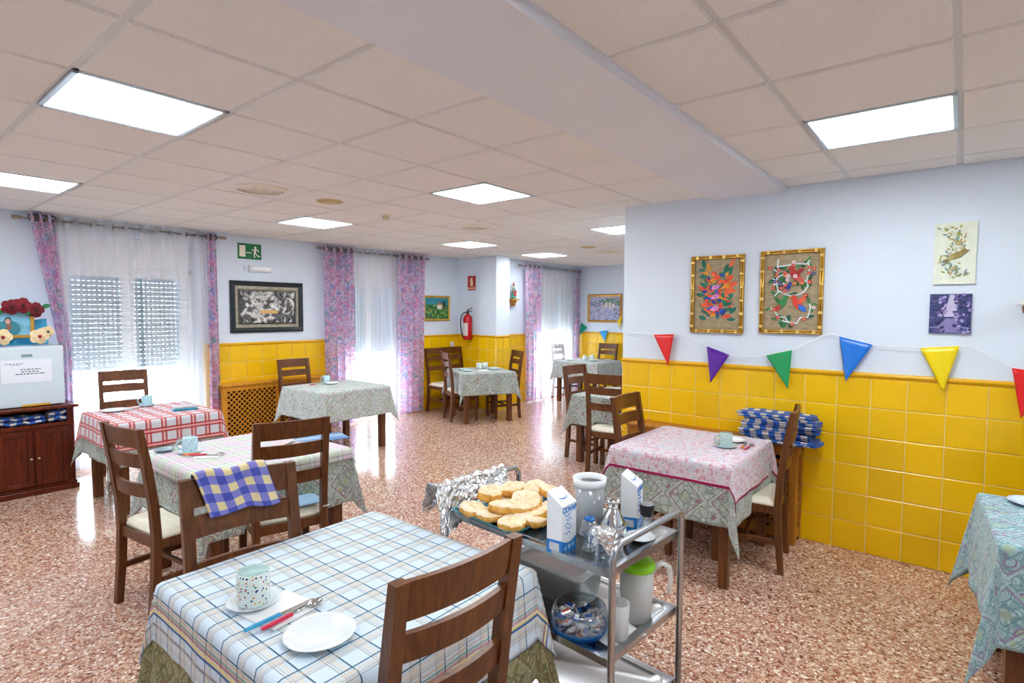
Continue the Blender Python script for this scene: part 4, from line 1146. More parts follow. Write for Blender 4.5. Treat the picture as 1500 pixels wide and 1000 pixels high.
# foil-covered glass
t = thing('foil_covered_glass', 'drinking glass with crumpled foil cover on the trolley corner', 'glass', (1.675, .945, ZTOP))
b = MB(); b.lathe([(.028, 0), (.031, .004), (.040, .105), (.038, .105), (.029, .010), (0, .008)], 28); b.obj('tumbler', clear('bluish_glass', (.85, .92, .98, 1), .3), t, True)
def fc(u, v):
    a_ = 2*pi*u
    if v < .35: r = .044*v/.35; z = .111+.003*crumple(u*3, v*4, 6)
    else: q = (v-.35)/.65; r = .0445-.006*q; z = .111-q*(.055+.022*sin(3*a_+1))
    r += .0025*crumple(u*8 if u < 1 else 0, v*5+3, 3)
    return (r*cos(a_), r*sin(a_), z)
b = MB(); b.grid(fc, 48, 20); b.obj('foil_cover', M_FOIL, t)
# steel oil cruet
t = thing('oil_cruet', 'polished steel oil cruet with flat cap and spout', 'cruet', (1.855, 1.005, ZTOP), radians(35)); t.scale = (1.14, 1.14, 1.14)
b = MB(); b.lathe([(.043, 0), (.045, .004), (.045, .055), (.043, .062), (.018, .108), (.0165, .112), (.0165, .122), (0, .122)], 32); b.obj('body', M_CHROME, t, True)
b = MB(); b.lathe([(.013, .122), (.015, .126), (.026, .131), (.027, .136), (.022, .143), (0, .146)], 28); b.obj('cap', M_CHROME, t, True)
b = MB(); b.tube([(.040, 0, .035), (.062, 0, .060), (.070, 0, .095), (.078, 0, .118)], [.010, .007, .005, .004], 10); b.obj('spout', M_CHROME, t, True)
b = MB(); b.tube([(-.030, 0, .092), (-.060, 0, .09), (-.070, 0, .06), (-.062, 0, .03), (-.043, 0, .02)], .004, 8); b.obj('handle', M_CHROME, t, True)
# grinder
t = thing('salt_grinder', 'clear salt grinder with black cap on the trolley', 'grinder', (2.0, .935, ZTOP))
b = MB(); b.lathe([(.024, 0), (.026, .004), (.021, .055), (.022, .072), (.019, .072), (.018, .06), (.021, .01), (0, .008)], 24); b.obj('glass_body', M_CLEAR, t, True)
b = MB(); b.lathe([(0, .009), (.019, .009), (.017, .04), (0, .042)], 20); b.obj('salt', flat('#eef2f4', .8), t, True)
b = MB(); b.lathe([(.022, .072), (.026, .076), (.029, .112), (.027, .118)], 24); b.obj('cap', M_BLACK, t, True)
b = MB(); b.lathe([(.027, .118), (.020, .120), (0, .120)], 24); b.obj('cap_disc', flat('#a9b3b8', .3, .6), t, True)
plate(1.925, .925, ZTOP, .056, 'small white plate on the trolley beside the grinder', 'small_plate', 'plate', None)
# ---- middle shelf
def shelfbox():
    t = thing('food_container', 'grey plastic food box with clear lid showing sliced meat', 'food box', (1.905, 1.295, ZMID), radians(-4.4))
    pan('tub', t, [rr(.080, .165, .02, 0), rr(.092, .178, .02, .115), rr(.098, .184, .022, .115), rr(.098, .184, .022, .119), rr(.088, .174, .02, .119), rr(.077, .162, .02, .004)], flat('#aeb4b4', .35))
    pan('lid_rim', t, [rr(.098, .184, .022, .1195), rr(.100, .186, .022, .127), rr(.072, .154, .02, .127), rr(.070, .152, .02, .1195)], flat('#d3d8d8', .3), cap=(False, False))
    pan('lid_window', t, [rr(.070, .152, .02, .121), rr(.070, .152, .02, .123)], M_CLEAR)
    for k, (x, y, c) in enumerate(((0, -.07, '#d98b94'), (.01, .02, '#e6a9a2'), (-.01, .09, '#e3c9bb'))):
        b = MB(); b.lathe([(0, 0), (.055, 0), (.058, .010), (0, .018)], 20, (x, y, .098)); b.obj('meat_slice', flat(c, .5), t, True)
shelfbox()
t = thing('sachet_bowl', 'round clear lidded bowl with blue base full of butter portions', 'bowl', (1.702, 1.052, ZMID)); t.scale = (1.10, 1.10, 1.05)
b = MB(); b.lathe([(.060, 0), (.080, .006), (.092, .028), (.094, .034), (.090, .034), (.077, .012), (0, .006)], 40); b.obj('blue_base', M_CLEARBLUE, t, True)
b = MB(); b.lathe([(.0935, .034), (.097, .06), (.096, .074), (.088, .094), (.080, .100), (.078, .098), (.086, .092), (.093, .073), (.094, .06), (.0905, .034)], 40, cap=False); b.obj('clear_dome', M_CLEAR, t, True)
rn = random.Random(21); pc = ['#eef2f4', '#e2e8ec', '#2f62b8', '#f4f7f8', '#eef2f4', '#dde4e8']
sm = MB(); sm.cbox(-.017, .017, -.012, .012, 0, .012, .003)
smesh = {c: sm.mesh('pack', flat(c, .25, .35 if c != '#2f62b8' else 0)) for c in set(pc)}
lm_ = MB(); lm_.cbox(-.013, .013, -.008, .008, .0121, .0128, .0002)
lmesh = {c: lm_.mesh('pack_label', flat(c, .4)) for c in ('#c05a2c', '#e8eef0', '#2a5fb0')}
k = 0
for lay, (n, R, z) in enumerate(((10, .064, .014), (5, .030, .014), (10, .068, .034), (6, .034, .032), (9, .064, .052), (5, .030, .050), (6, .046, .069))):
    for i in range(n):
        a_ = 2*pi*i/n+lay*.4; c = pc[(k*5+lay) % 6]
        t = thing('butter_portion', 'small foil-wrapped butter portion in the clear bowl', 'butter portion', (1.702+R*1.08*cos(a_), 1.052+R*1.08*sin(a_), ZMID+z*1.03), a_+rn.uniform(-.6, .6), 'butter portions in the bowl')
        t.rotation_euler = (rn.uniform(-.35, .35), rn.uniform(-.35, .35), t.rotation_euler.z)
        link('pack', smesh[c], t); link('pack_label', lmesh[('#c05a2c', '#e8eef0', '#2a5fb0')[k % 3]], t); k += 1
t = thing('water_pitcher', 'frosted plastic pitcher with lime green lid on the middle shelf', 'pitcher', (1.92, .935, ZMID), radians(-50)); t.scale = (1.14, 1.14, 1.0)
b = MB(); b.lathe([(.046, 0), (.050, .005), (.058, .205), (.055, .205), (.047, .010), (0, .008)], 36); b.obj('pitcher_body', M_FROST, t, True)
b = MB(); b.lathe([(.0595, .198), (.060, .200), (.0605, .218), (.054, .228), (.03, .234), (0, .235)], 36); b.obj('lid', flat('#86cf1a', .35), t, True)
b = MB(); b.tube([(.056, 0, .195), (.085, 0, .215), (.108, 0, .200), (.116, 0, .150), (.112, 0, .095)], [.010, .011, .010, .009, .007], 10); b.obj('handle', M_FROST, t, True)
t = thing('plastic_beaker', 'clear plastic beaker standing on napkins, middle trolley shelf', 'beaker', (1.745, .915, ZMID+.009))
b = MB(); b.lathe([(.030, 0), (.032, .003), (.037, .13), (.0355, .13), (.031, .006), (0, .005)], 28); b.obj('beaker_wall', M_FROST, t, True)
napkin(1.775, .935, ZMID, .17, .12, -20, 'stack of white napkins under the beaker on the trolley')

# ------------------------------------------------------------------ cabinet with box and picture
C0, C1 = .16, 1.425; FY = 6.435
t = thing('wooden_cabinet', 'dark mahogany cabinet with open shelf and panelled doors', 'cabinet', ((C0+C1)/2, FY, 0)); ox = -(C0+C1)/2
def CX(x): return x+ox
b = MB(); b.cbox(CX(C0), CX(C1), 0, .44, .06, .60, .003); b.cbox(CX(C0), CX(C1), .42, .44, .6, .76, .002)
b.cbox(CX(C0), CX(C0)+.05, 0, .44, .6, .76, .002); b.cbox(CX(C1)-.05, CX(C1), 0, .44, .6, .76, .002); b.obj('carcass', M_CAB, t)
b = MB(); b.cbox(CX(C0)-.02, CX(C1)+.035, -.04, .45, .762, .79, .009); b.obj('top_board', M_CAB, t)
b = MB(); b.cbox(CX(C0)-.01, CX(C1)+.022, -.025, .445, 0, .05, .005); b.cbox(CX(C0)-.005, CX(C1)+.01, -.012, .44, .05, .075, .006); b.obj('plinth', M_CAB, t)
b = MB(); b.cbox(CX(C0), CX(C1), -.008, .42, .60, .635, .003); b.obj('shelf_board', M_CAB, t)
b = MB()
for k in range(4): b.tube([(CX(C1)-.042+.011*k, -.002, .08), (CX(C1)-.042+.011*k, -.002, .755)], .0042, 6)
b.obj('fluted_pilaster', M_CAB, t)
dw = .235; xr_ = C1-.055
for k in range(4):
    x1 = xr_-k*(dw+.012); x0 = x1-dw
    d = link('door', None, t, (CX(x0), -.004, .085))
    b = MB(); h = .50
    b.cbox(0, .04, -.016, .004, 0, h, .003); b.cbox(dw-.04, dw, -.016, .004, 0, h, .003); b.cbox(.04, dw-.04, -.016, .004, 0, .045, .003); b.cbox(.04, dw-.04, -.016, .004, h-.045, h, .003); b.obj('door_frame', M_CAB, d)
    b = MB(); b.cbox(.038, dw-.038, -.006, .003, .043, h-.043, .004); b.obj('door_panel', M_CAB, d)
    kx = .02 if k % 2 == 0 else dw-.02
    b = MB(); b.lathe([(.004, 0), (.004, .012), (.010, .016), (.010, .022), (0, .026)], 14, M=Matrix.Translation((kx, -.016, h*.5)) @ Matrix.Rotation(pi/2, 4, 'X')); b.obj('knob', flat('#cfc2a0', .3, .7), d, True)
t = thing('white_box', 'white metal box with taped notice on the brown cabinet', 'box', (.97, 6.50, .7905))
b = MB(); b.cbox(-.42, .41, 0, .30, .006, .545, .006); b.obj('shell', flat('#cfe0ea', .35, var=.02), t)
b = MB()
for x in (-.36, .35): b.cbox(x-.03, x+.03, .02, .08, 0, .006, .001)
b.obj('foot', M_BLACK, t)
b = MB(); b.box(.11, .185, -.002, 0, .452, .478); b.obj('label_plate', flat('#7f9aa2', .4), t)
nt = MB(); nt.box(-.03, .32, -.0015, 0, .225, .43); n_ = nt.obj('notice_sheet', flat('#e6eef8', .7, var=.01), t)
b = MB(); rn = random.Random(3)
for z, x0, x1, hh in ((.392, .0, .12, .006), (.380, .035, .10, .004), (.338, .10, .24, .008), (.318, .105, .225, .008), (.297, .065, .27, .009)):
    x = x0
    while x < x1:
        l = rn.uniform(.012, .026); b.box(x, min(x+l, x1), -.0022, -.0015, z, z+hh); x += l+.006
b.obj('printed_lines', flat('#5d6a78', .7), n_)
b = MB(); b.box(.10, .30, -.003, 0, .008, .026); b.obj('yellow_tape', flat('#d8a62c', .5), t)
def flower(x, y, z, r, col, ccol, label, name, n=3, cat='flower', group=None):
    t = thing(name, label, cat, (x, y, z), 0, group); rn = random.Random(int(x*999))
    pm = flat(col, .6)
    for ring in range(n):
        m = 5+ring; rad = r*(1-.28*ring)
        for k in range(m):
            a_ = 2*pi*k/m+ring*.5
            b = MB()
            def pf(u, v):
                wd = sin(pi*(.12+.80*u))**.7*.52*rad; x_ = u*rad*(.95-.12*ring); y_ = (v-.5)*2*wd
                return (x_*cos(a_)-y_*sin(a_), -.012-.012*ring-.25*rad*u*(1-.1*ring)*(ring*.6+.15)-.2*rad*((v-.5)**2)*2, x_*sin(a_)+y_*cos(a_))
            b.grid(pf, 5, 5); o = b.obj('petal', pm, t, True); solid(o, .0015)
    b = MB(); b.lathe([(0, -.004), (r*.16, -.002), (r*.2, .006), (r*.1, .014), (0, .016)], 12, M=Matrix.Translation((0, -.02-.012*n, 0)) @ Matrix.Rotation(pi/2, 4, 'X')); b.obj('flower_centre', flat(ccol, .6), t, True)
    return t
def leafy(x, y, z, L, ang, label):
    b = MB(); b.grid(lambda u, v: (u*L, -.01-.02*sin(pi*u), (v-.5)*L*.55*sin(pi*(.06+.9*u))), 8, 5); o = b.obj('silk_leaf', flat('#1f7a4a', .5), None, True, (x, y, z)); o.rotation_euler = (0, ang, 0); solid(o, .001)
    return tag(o, label, 'leaf', 'green leaves on the portrait')
PY = 6.60
t = thing('framed_portrait', 'gold framed blue devotional picture standing on the white box', 'picture', (.925, PY, 1.3365))
b = MB(); fw_, fh_, z0 = .27, .27, .075
for x in (-fw_, fw_-.028): b.cbox(x, x+.028, -.02, .0, z0, z0+fh_, .006)
for z in (z0, z0+fh_-.028): b.cbox(-fw_, fw_, -.02, .0, z, z+.028, .006)
b.obj('frame', flat('#c89a3c', .3, .5), t)
pp = MB(); pp.box(-fw_+.02, fw_-.02, -.006, -.002, z0+.02, z0+fh_-.02); pic = pp.obj('picture', flat('#7fc0dd', .4, var=.35, scale=9), t)
def blob(parent, cx_, cz, rx, rz_, col, y, n=14):
    b = MB(); b.prism([(cx_+rx*cos(q*2*pi/n), cz+rz_*sin(q*2*pi/n)) for q in range(n)], y-.0008, y); b.obj('painted_shape', flat(col, .5), parent)
blob(pic, .09, z0+.085, .085, .075, '#2f7f8f', -.0062); blob(pic, .09, z0+.155, .026, .034, '#35505f', -.007); blob(pic, .09, z0+.15, .018, .024, '#c9a090', -.0078); blob(pic, .095, z0+.10, .02, .03, '#8a5f50', -.0078)
b = MB(); b.cbox(-.03, .03, 0, .012, z0, z0+.2, .002); b.cbox(-.012, .012, -.01, .10, 0, .02, .002); b.obj('stand', M_CHAIR, t)
b = MB(); b.grid(lambda u, v: (.60+.70*u-.05*v*(1-u)*0, PY+.075+.012*sin(26*u)*(.3+v)-.03*v, 1.345+.24*(1-v)-(.03*sin(pi*u))*(1-v)), 60, 16)
o = b.obj('blue_satin_drape', flat('#2aa3d6', .35), None, True); solid(o, .002); tag(o, 'bright blue satin cloth behind and below the framed portrait', 'cloth')
RG, CG = 'dark red silk roses', 'cream silk flowers'
flower(1.03, PY-.03, 1.690, .072, '#7a1024', '#3a0812', 'dark red rose at the left of the portrait top', 'silk_rose', 4, group=RG)
flower(1.105, PY-.04, 1.705, .075, '#861328', '#3a0812', 'dark red rose at the middle of the portrait top', 'silk_rose', 4, group=RG)
flower(1.195, PY-.03, 1.665, .074, '#6e0e20', '#2f060e', 'dark red rose at the window-side corner of the portrait', 'silk_rose', 4, group=RG)
flower(.965, PY-.05, 1.425, .075, '#efdcae', '#8f1226', 'cream flower with red centre below the portrait, by the frame edge', 'silk_flower', 2, group=CG)
flower(1.215, PY-.05, 1.425, .075, '#f0dfb4', '#a3152c', 'cream flower with red centre at the portrait corner', 'silk_flower', 2, group=CG)
flower(1.28, PY-.02, 1.465, .055, '#ead6a8', '#274a2c', 'small cream flower touching the tied floral drape', 'silk_flower', 2, group=CG)
leafy(1.24, PY-.02, 1.69, .075, -.3, 'green leaf beside the window-side rose'); leafy(1.12, PY-.03, 1.655, .07, .5, 'green leaf below the middle rose'); leafy(.98, PY-.02, 1.655, .08, 2.6, 'green leaf below the first rose')

# ------------------------------------------------------------------ pictures and signs on the walls
def hang(name, label, cat, wall, along, z, W_, H_, group=None):
    """root at the picture centre; local x to the viewer's right, local -y out of the wall"""
    loc, rz = {'window': ((along, YW, z), 0), 'right': ((XR, along, z), -pi/2), 'far': ((XF, along, z), -pi/2), 'corner': ((7.14, along, z), -pi/2), 'alcove': ((along, YA, z), 0)}[wall]
    return thing(name, label, cat, loc, rz, group)
def frame_rect(t, W_, H_, fw_, d, mat, name='frame', prof=None):
    b = MB(); hx, hz = W_/2, H_/2
    for (x0, z0), (x1, z1), (i0, j0), (i1, j1) in (((-hx, -hz), (hx, -hz), (-hx+fw_, -hz+fw_), (hx-fw_, -hz+fw_)), ((hx, -hz), (hx, hz), (hx-fw_, -hz+fw_), (hx-fw_, hz-fw_)), ((hx, hz), (-hx, hz), (hx-fw_, hz-fw_), (-hx+fw_, hz-fw_)), ((-hx, hz), (-hx, -hz), (-hx+fw_, hz-fw_), (-hx+fw_, -hz+fw_))):
        k = .35
        m0 = (x0+(i0-x0)*k, z0+(j0-z0)*k); m1 = (x1+(i1-x1)*k, z1+(j1-z1)*k)
        vs = [(x0, -.001, z0), (x1, -.001, z1), (x0, -d*.7, z0), (x1, -d*.7, z1), (m0[0], -d, m0[1]), (m1[0], -d, m1[1]), (i0, -d*.6, j0), (i1, -d*.6, j1), (i0, -.001, j0), (i1, -.001, j1)]
        b.add(vs, [(0, 1, 3, 2), (2, 3, 5, 4), (4, 5, 7, 6), (6, 7, 9, 8)])
    return b.obj(name, mat, t)
class Paint:
    """flat painted shapes stacked on a canvas, one joined part"""
    def __init__(s, d): s.b = MB(); s.mats = []; s.d = d; s.k = 0
    def mat(s, col):
        if col not in s.mats: s.mats.append(col)
        s.b.cur = s.mats.index(col)
    def poly(s, pts, col):
        s.mat(col); s.k += 1; y = -s.d-.00006*s.k
        s.b.add([(x, y, z) for x, z in pts], [tuple(range(len(pts)))])
    def blob(s, x, z, rx, rz_, col, ang=0, n=12, wob=0):
        s.poly([(x+rx*(1+wob*sin(3*q))*cos(q)*cos(ang)-rz_*sin(q)*sin(ang), z+rx*(1+wob*sin(3*q))*cos(q)*sin(ang)+rz_*sin(q)*cos(ang)) for q in [2*pi*i/n for i in range(n)]], col)
    def leaf(s, x, z, L, W_, ang, col):
        pts = [(i/6*L, W_*sin(pi*i/6)) for i in range(7)]+[(i/6*L, -W_*sin(pi*i/6)) for i in range(5, 0, -1)]
        s.poly([(x+a_*cos(ang)-c_*sin(ang), z+a_*sin(ang)+c_*cos(ang)) for a_, c_ in pts], col)
    def line(s, pts, wd, col):
        for (x0, z0), (x1, z1) in zip(pts, pts[1:]):
            L = hypot(x1-x0, z1-z0) or 1e-6; nx, nz = -(z1-z0)/L*wd/2, (x1-x0)/L*wd/2; ex, ez = (x1-x0)/L*wd*.3, (z1-z0)/L*wd*.3
            s.poly([(x0+nx-ex, z0+nz-ez), (x1+nx+ex, z1+nz+ez), (x1-nx+ex, z1-nz+ez), (x0-nx-ex, z0-nz-ez)], col)
    def done(s, name, parent): return tag(s.b.obj(name, [flat(c, .55) for c in s.mats], parent), kind='stuff')
def canvas(t, W_, H_, d, mat, name='canvas'):
    b = MB(); b.box(-W_/2, W_/2, -d, -.001, -H_/2, H_/2); return b.obj(name, mat, t)
def m_bark():
    N = NT('bark_paper', .9, .1); v = N.coord('Object', (1, 1, 1)); f = N.noise(N.coord('Object', (4, 4, 30)), 3, 5, .7); g = N.noise(v, 22, 4, .7)
    return N.base(N.mix(.5, N.ramp(f, [(.3, H('#8a7a60')), (.7, H('#c9b998'))]), N.ramp(g, [(.3, H('#75664c')), (.7, H('#bcae92'))])))
M_BARK = m_bark(); M_GOLD = flat('#d2a545', .28, .45, var=.2)
def bamboo_frame(t, W_, H_):
    fr = frame_rect(t, W_, H_, .030, .022, flat('#8f6520', .35, .4, var=.2))
    for side in range(4):
        L = W_ if side % 2 == 0 else H_; n = 4 if side % 2 == 0 else 6
        for off in (.007, .023):
            b = MB(); z = (-H_/2+off) if side == 0 else (H_/2-off); x = (-W_/2+off) if side == 1 else (W_/2-off)
            P = [(-W_/2+.004, z), (W_/2-.004, z)] if side % 2 == 0 else [(x, -H_/2+.004), (x, H_/2-.004)]
            b.tube([(P[0][0], -.020, P[0][1]), (P[1][0], -.020, P[1][1])], .0066, 8); b.obj('bamboo_cane', M_GOLD, fr, True)
        for k in range(n):
            q = (k+.5)/n; c = (-W_/2+W_*q, (-H_/2+.015) if side == 0 else (H_/2-.015)) if side % 2 == 0 else ((-W_/2+.015) if side == 1 else (W_/2-.015), -H_/2+H_*q)
            b = MB(); dx, dz = (.012, .016) if side % 2 == 0 else (.016, .012)
            b.cbox(c[0]-dx, c[0]+dx, -.030, -.012, c[1]-dz, c[1]+dz, .005); b.obj('bamboo_knot', flat('#ecca72', .25, .4), fr)
# flower-bird picture 1
t = hang('framed_painting', 'gold bamboo framed painting of dense orange and green leaves', 'painting', 'right', 1.54, 1.82, .42, .62, 'bark paper paintings')
bamboo_frame(t, .42, .62); canvas(t, .37, .57, .010, M_BARK)
p = Paint(.0102); rn = random.Random(12)
for k in range(56):
    s = -1 if k % 2 else 1; zz = -.20+.40*(k//2)/27+rn.uniform(-.012, .012); xx = s*rn.uniform(.035, .10)
    p.leaf(xx, zz, rn.uniform(.06, .085), rn.uniform(.013, .019), (0.5 if s > 0 else pi-.5)+rn.uniform(-.5, .9)*s, rn.choice(['#0f6a55', '#1d7d63', '#0f6a55', '#e8552f', '#ef6a3a', '#d8941f']))
for k in range(90):
    a_ = rn.uniform(0, 6.3); r = rn.uniform(0, 1)**.55
    p.blob(r*.10*cos(a_), r*.19*sin(a_)+.0, rn.uniform(.013, .028), rn.uniform(.008, .014), rn.choice(['#ef5a34', '#e8552f', '#2a55c8', '#0f6a55', '#e0a020', '#f2803a', '#1a3f9a', '#d63a3a', '#18806a']), rn.uniform(0, 3), wob=.15)
for z in (.055, -.02, -.115): 
    p.blob(-.01, z, .034, .017, '#e59ad0', .3); p.blob(-.004, z+.003, .018, .008, '#c46ad0', .3)
p.done('painted_motif', t)
# vine-bird picture 2
t = hang('framed_painting', 'gold bamboo framed painting of white vines and red birds', 'painting', 'right', .997, 1.83, .43, .62, 'bark paper paintings')
bamboo_frame(t, .43, .62); canvas(t, .38, .57, .010, M_BARK)
p = Paint(.0102); VW = '#d7e6ea'
vine = [[(-.09, .24), (-.095, .19), (-.085, .15), (-.10, .08), (-.085, .0), (-.11, -.03)], [(-.085, .19), (-.03, .195), (.04, .205), (.10, .20), (.12, .225)], [(.115, .205), (.12, .14), (.105, .08), (.115, .04), (.09, 0), (.06, -.02), (0, -.03), (-.05, -.01), (-.085, .01)],
        [(-.095, .11), (-.05, .13), (0, .12)], [(-.13, -.12), (-.10, -.15), (-.08, -.185), (-.03, -.19), (-.01, -.225), (.05, -.23), (.07, -.19), (.12, -.185), (.135, -.12), (.13, -.09)], [(-.05, -.215), (-.01, -.225)], [(-.12, .17), (-.095, .15)], [(-.125, .10), (-.10, .085)], [(-.085, .06), (-.05, .06)], [(.06, .06), (.10, .08)]]
for k in range(80):
    l = rn.choice(vine); (x, z) = rn.choice(l); p.leaf(x+rn.uniform(-.02, .02), z+rn.uniform(-.015, .015), rn.uniform(.034, .055), .012, rn.uniform(0, 6.3), rn.choice(['#2f6b3a', '#3a7d45', '#1f5a3f', '#4a8a4a']))
for l in vine: p.line(l, .0095, VW)
def bird(x, z, c1, c2, c3, s, sc_=1):
    p.blob(x, z, .034*sc_, .019*sc_, c1, .9*s); p.blob(x+.018*s*sc_, z+.034*sc_, .014*sc_, .012*sc_, c1); p.leaf(x, z-.005, .055*sc_, .013*sc_, (-2.4 if s > 0 else -.7), c2); p.leaf(x-.006*s, z+.010, .045*sc_, .011*sc_, (2.4 if s > 0 else .7), c3); p.leaf(x+.028*s*sc_, z+.036*sc_, .016*sc_, .004, (0 if s > 0 else pi), '#d98a2a')
bird(.03, .12, '#b8372f', '#c8605a', '#9a2a2a', -1, 1.5); bird(-.02, .03, '#2a3f9a', '#c8605a', '#e8e2dc', 1, .9); bird(-.06, -.09, '#2f8a4a', '#b8372f', '#1f6a3a', 1, 1.35); bird(.05, -.09, '#d8472f', '#2a6ad0', '#e8633a', -1, 1.45)
for k in range(34):
    l = rn.choice(vine); (x, z) = rn.choice(l); x += rn.uniform(-.035, .035); z += rn.uniform(-.03, .03)
    c = rn.choice(['#d0492f', '#d0492f', '#c93a3a', '#22357f', '#e8d8dc', '#dc7a3a'])
    for q in range(5): p.blob(x+.0085*cos(q*1.256), z+.0085*sin(q*1.256), .0065, .0065, c, n=8)
    p.blob(x, z, .0042, .0042, '#f2e6c8' if c != '#e8d8dc' else '#c93a3a', n=8)
p.done('painted_motif', t)
# small unframed bird canvas
t = hang('bird_canvas', 'small pale green canvas of a brown bird on branches', 'painting', 'right', .055, 2.055, .21, .385)
canvas(t, .21, .385, .018, flat('#e2ead8', .7))
p = Paint(.0182); rn = random.Random(7)
p.line([(-.02, .14), (.01, .10), (-.03, .05), (.02, .0), (-.03, -.05), (.0, -.10), (-.02, -.14)], .0028, '#8a8f5a')
for k in range(110):
    z = rn.uniform(-.15, .16); x = .05*sin(z*26)*.6+rn.uniform(-.05, .05); p.leaf(x, z, rn.uniform(.016, .032), .0055, rn.uniform(0, 6.3), rn.choice(['#8a9a4e', '#a9a25a', '#6f8f86', '#b89a6a', '#c8b48a', '#7f9fa6']))
p.blob(.012, -.012, .045, .019, '#9a8a4a', .5); p.blob(.045, .012, .017, .014, '#8a7a42', .3); p.leaf(-.02, -.03, .05, .009, 3.7, '#7c7440'); p.leaf(.0, -.01, .045, .010, 3.9, '#b5a665'); p.leaf(.06, .015, .014, .003, .1, '#6a5a32')
p.done('painted_motif', t)
# small blue-violet street canvas
t = hang('street_canvas', 'small square blue-violet canvas of a street with stairs', 'painting', 'right', .065, 1.675, .21, .25)
canvas(t, .21, .25, .016, flat('#3b4476', .6, var=.5, scale=40))
p = Paint(.0162); rn = random.Random(9)
p.poly([(-.03, -.02), (.03, -.02), (.04, .12), (-.005, .12)], '#c9c4e0'); p.poly([(-.09, -.12), (.06, -.12), (.03, -.03), (-.02, -.03)], '#8a83b8')
for k in range(120): p.blob(rn.choice([-1, 1])*rn.uniform(.022, .10), rn.uniform(-.12, .12), rn.uniform(.004, .012), rn.uniform(.004, .016), rn.choice(['#2a3268', '#3f4a8a', '#6a5a9a', '#8f7fc0', '#23285a', '#b0a4d0', '#515fa0']), rn.uniform(0, 3), n=7)
for s in (-1, 1): p.line([(s*.10, -.09), (s*.06, -.085), (s*.035, -.075)], .004, '#a9a8d0')
p.done('painted_motif', t)
# silver relief
t = hang('relief_picture', 'silver embossed relief picture in a wide black frame', 'picture', 'window', 3.625, 1.715, .97, .65)
frame_rect(t, .97, .65, .062, .035, flat('#16242c', .3))
canvas(t, .85, .53, .012, flat('#a49c88', .35, .4, var=.25), 'mount')
b = MB(); rn = random.Random(17)
bumps = []
for _ in range(95):
    a_ = rn.choice([rn.uniform(.9, 2.2), rn.uniform(-.6, .6), rn.uniform(0, pi)]); r = rn.uniform(.012, .030)
    bumps.append((rn.uniform(-.36, .36), rn.uniform(-.20, .19), r*rn.uniform(1.3, 3.2), r, rn.uniform(.5, 1), cos(a_), sin(a_)))
def rel(u, v):
    x, z = -.375+.75*u, -.215+.42*v; h = .10*(1+sin(90*x+40*sin(9*z)))
    for bx_, bz, ra, rb, k, ca, sa in bumps:
        dx, dz = x-bx_, z-bz
        if abs(dx) > .13 or abs(dz) > .13: continue
        p_, q_ = dx*ca+dz*sa, -dx*sa+dz*ca; q = (p_/ra)**2+(q_/rb)**2
        if q < 1.4: h = max(h, k*(max(0, 1-q)**.5)*(.85+.15*sin(160*q_)))
    if -.13 < x < .13 and -.085 < z < -.035: h = .75
    e = min(1, min(u, 1-u, v, 1-v)/.03)
    return (x, -.013-.026*h*e, z)
b.grid(rel, 150, 84)
def m_silver():
    N = NT('embossed_silver', .3, .5, .4); y = N.sep(N.coord('Object'))[1]
    f = N.noise(N.coord(), 40, 4, .7)
    k = N.math('ADD', N.math('MULTIPLY_ADD', y, -36, -.42), N.math('MULTIPLY_ADD', f, .5, -.25))   # base colour follows relief height, darker in the hollows
    return N.base(N.ramp(k, [(.02, H('#26272a')), (.22, H('#6f7070')), (.5, H('#b8b8b6')), (.9, H('#f0f0ee'))]))
b.obj('embossed_plate', m_silver(), t, True)
b = MB(); b.cbox(-.115, .125, -.036, -.026, -.085, -.04, .004); b.obj('gilt_table', flat('#dcae6e', .4, .4, var=.3), t)
frame_rect(t, .775, .445, .010, .022, flat('#6f6a5e', .35, .5), 'inner_moulding')
# green landscape
t = hang('landscape_painting', 'gold framed painting of a white house on a green hillside', 'painting', 'window', 6.615, 1.72, .61, .43)
frame_rect(t, .61, .43, .035, .03, M_GOLD); canvas(t, .55, .37, .012, flat('#2f8f9f', .5, var=.25, scale=12))
p = Paint(.0122); rn = random.Random(2)
p.poly([(-.27, -.18), (.27, -.18), (.27, .02), (.12, .06), (-.05, .045), (-.27, .08)], '#3a7a3f')
for k in range(150): p.blob(rn.uniform(-.26, .26), rn.uniform(-.18, .06), rn.uniform(.012, .035), rn.uniform(.008, .02), rn.choice(['#2a5f38', '#4f9a48', '#7fae4a', '#1d4a36', '#a9b85a', '#3f8a5a', '#8a7a3a']), rn.uniform(0, 3), n=8)
p.poly([(.0, -.01), (.11, -.01), (.11, .06), (.0, .06)], '#e8e2d2'); p.poly([(-.012, .06), (.122, .06), (.09, .095), (.02, .095)], '#b8653a'); p.blob(.16, .07, .03, .06, '#1d4a36'); p.blob(-.16, .03, .06, .03, '#2a5f38')
p.done('painted_motif', t)
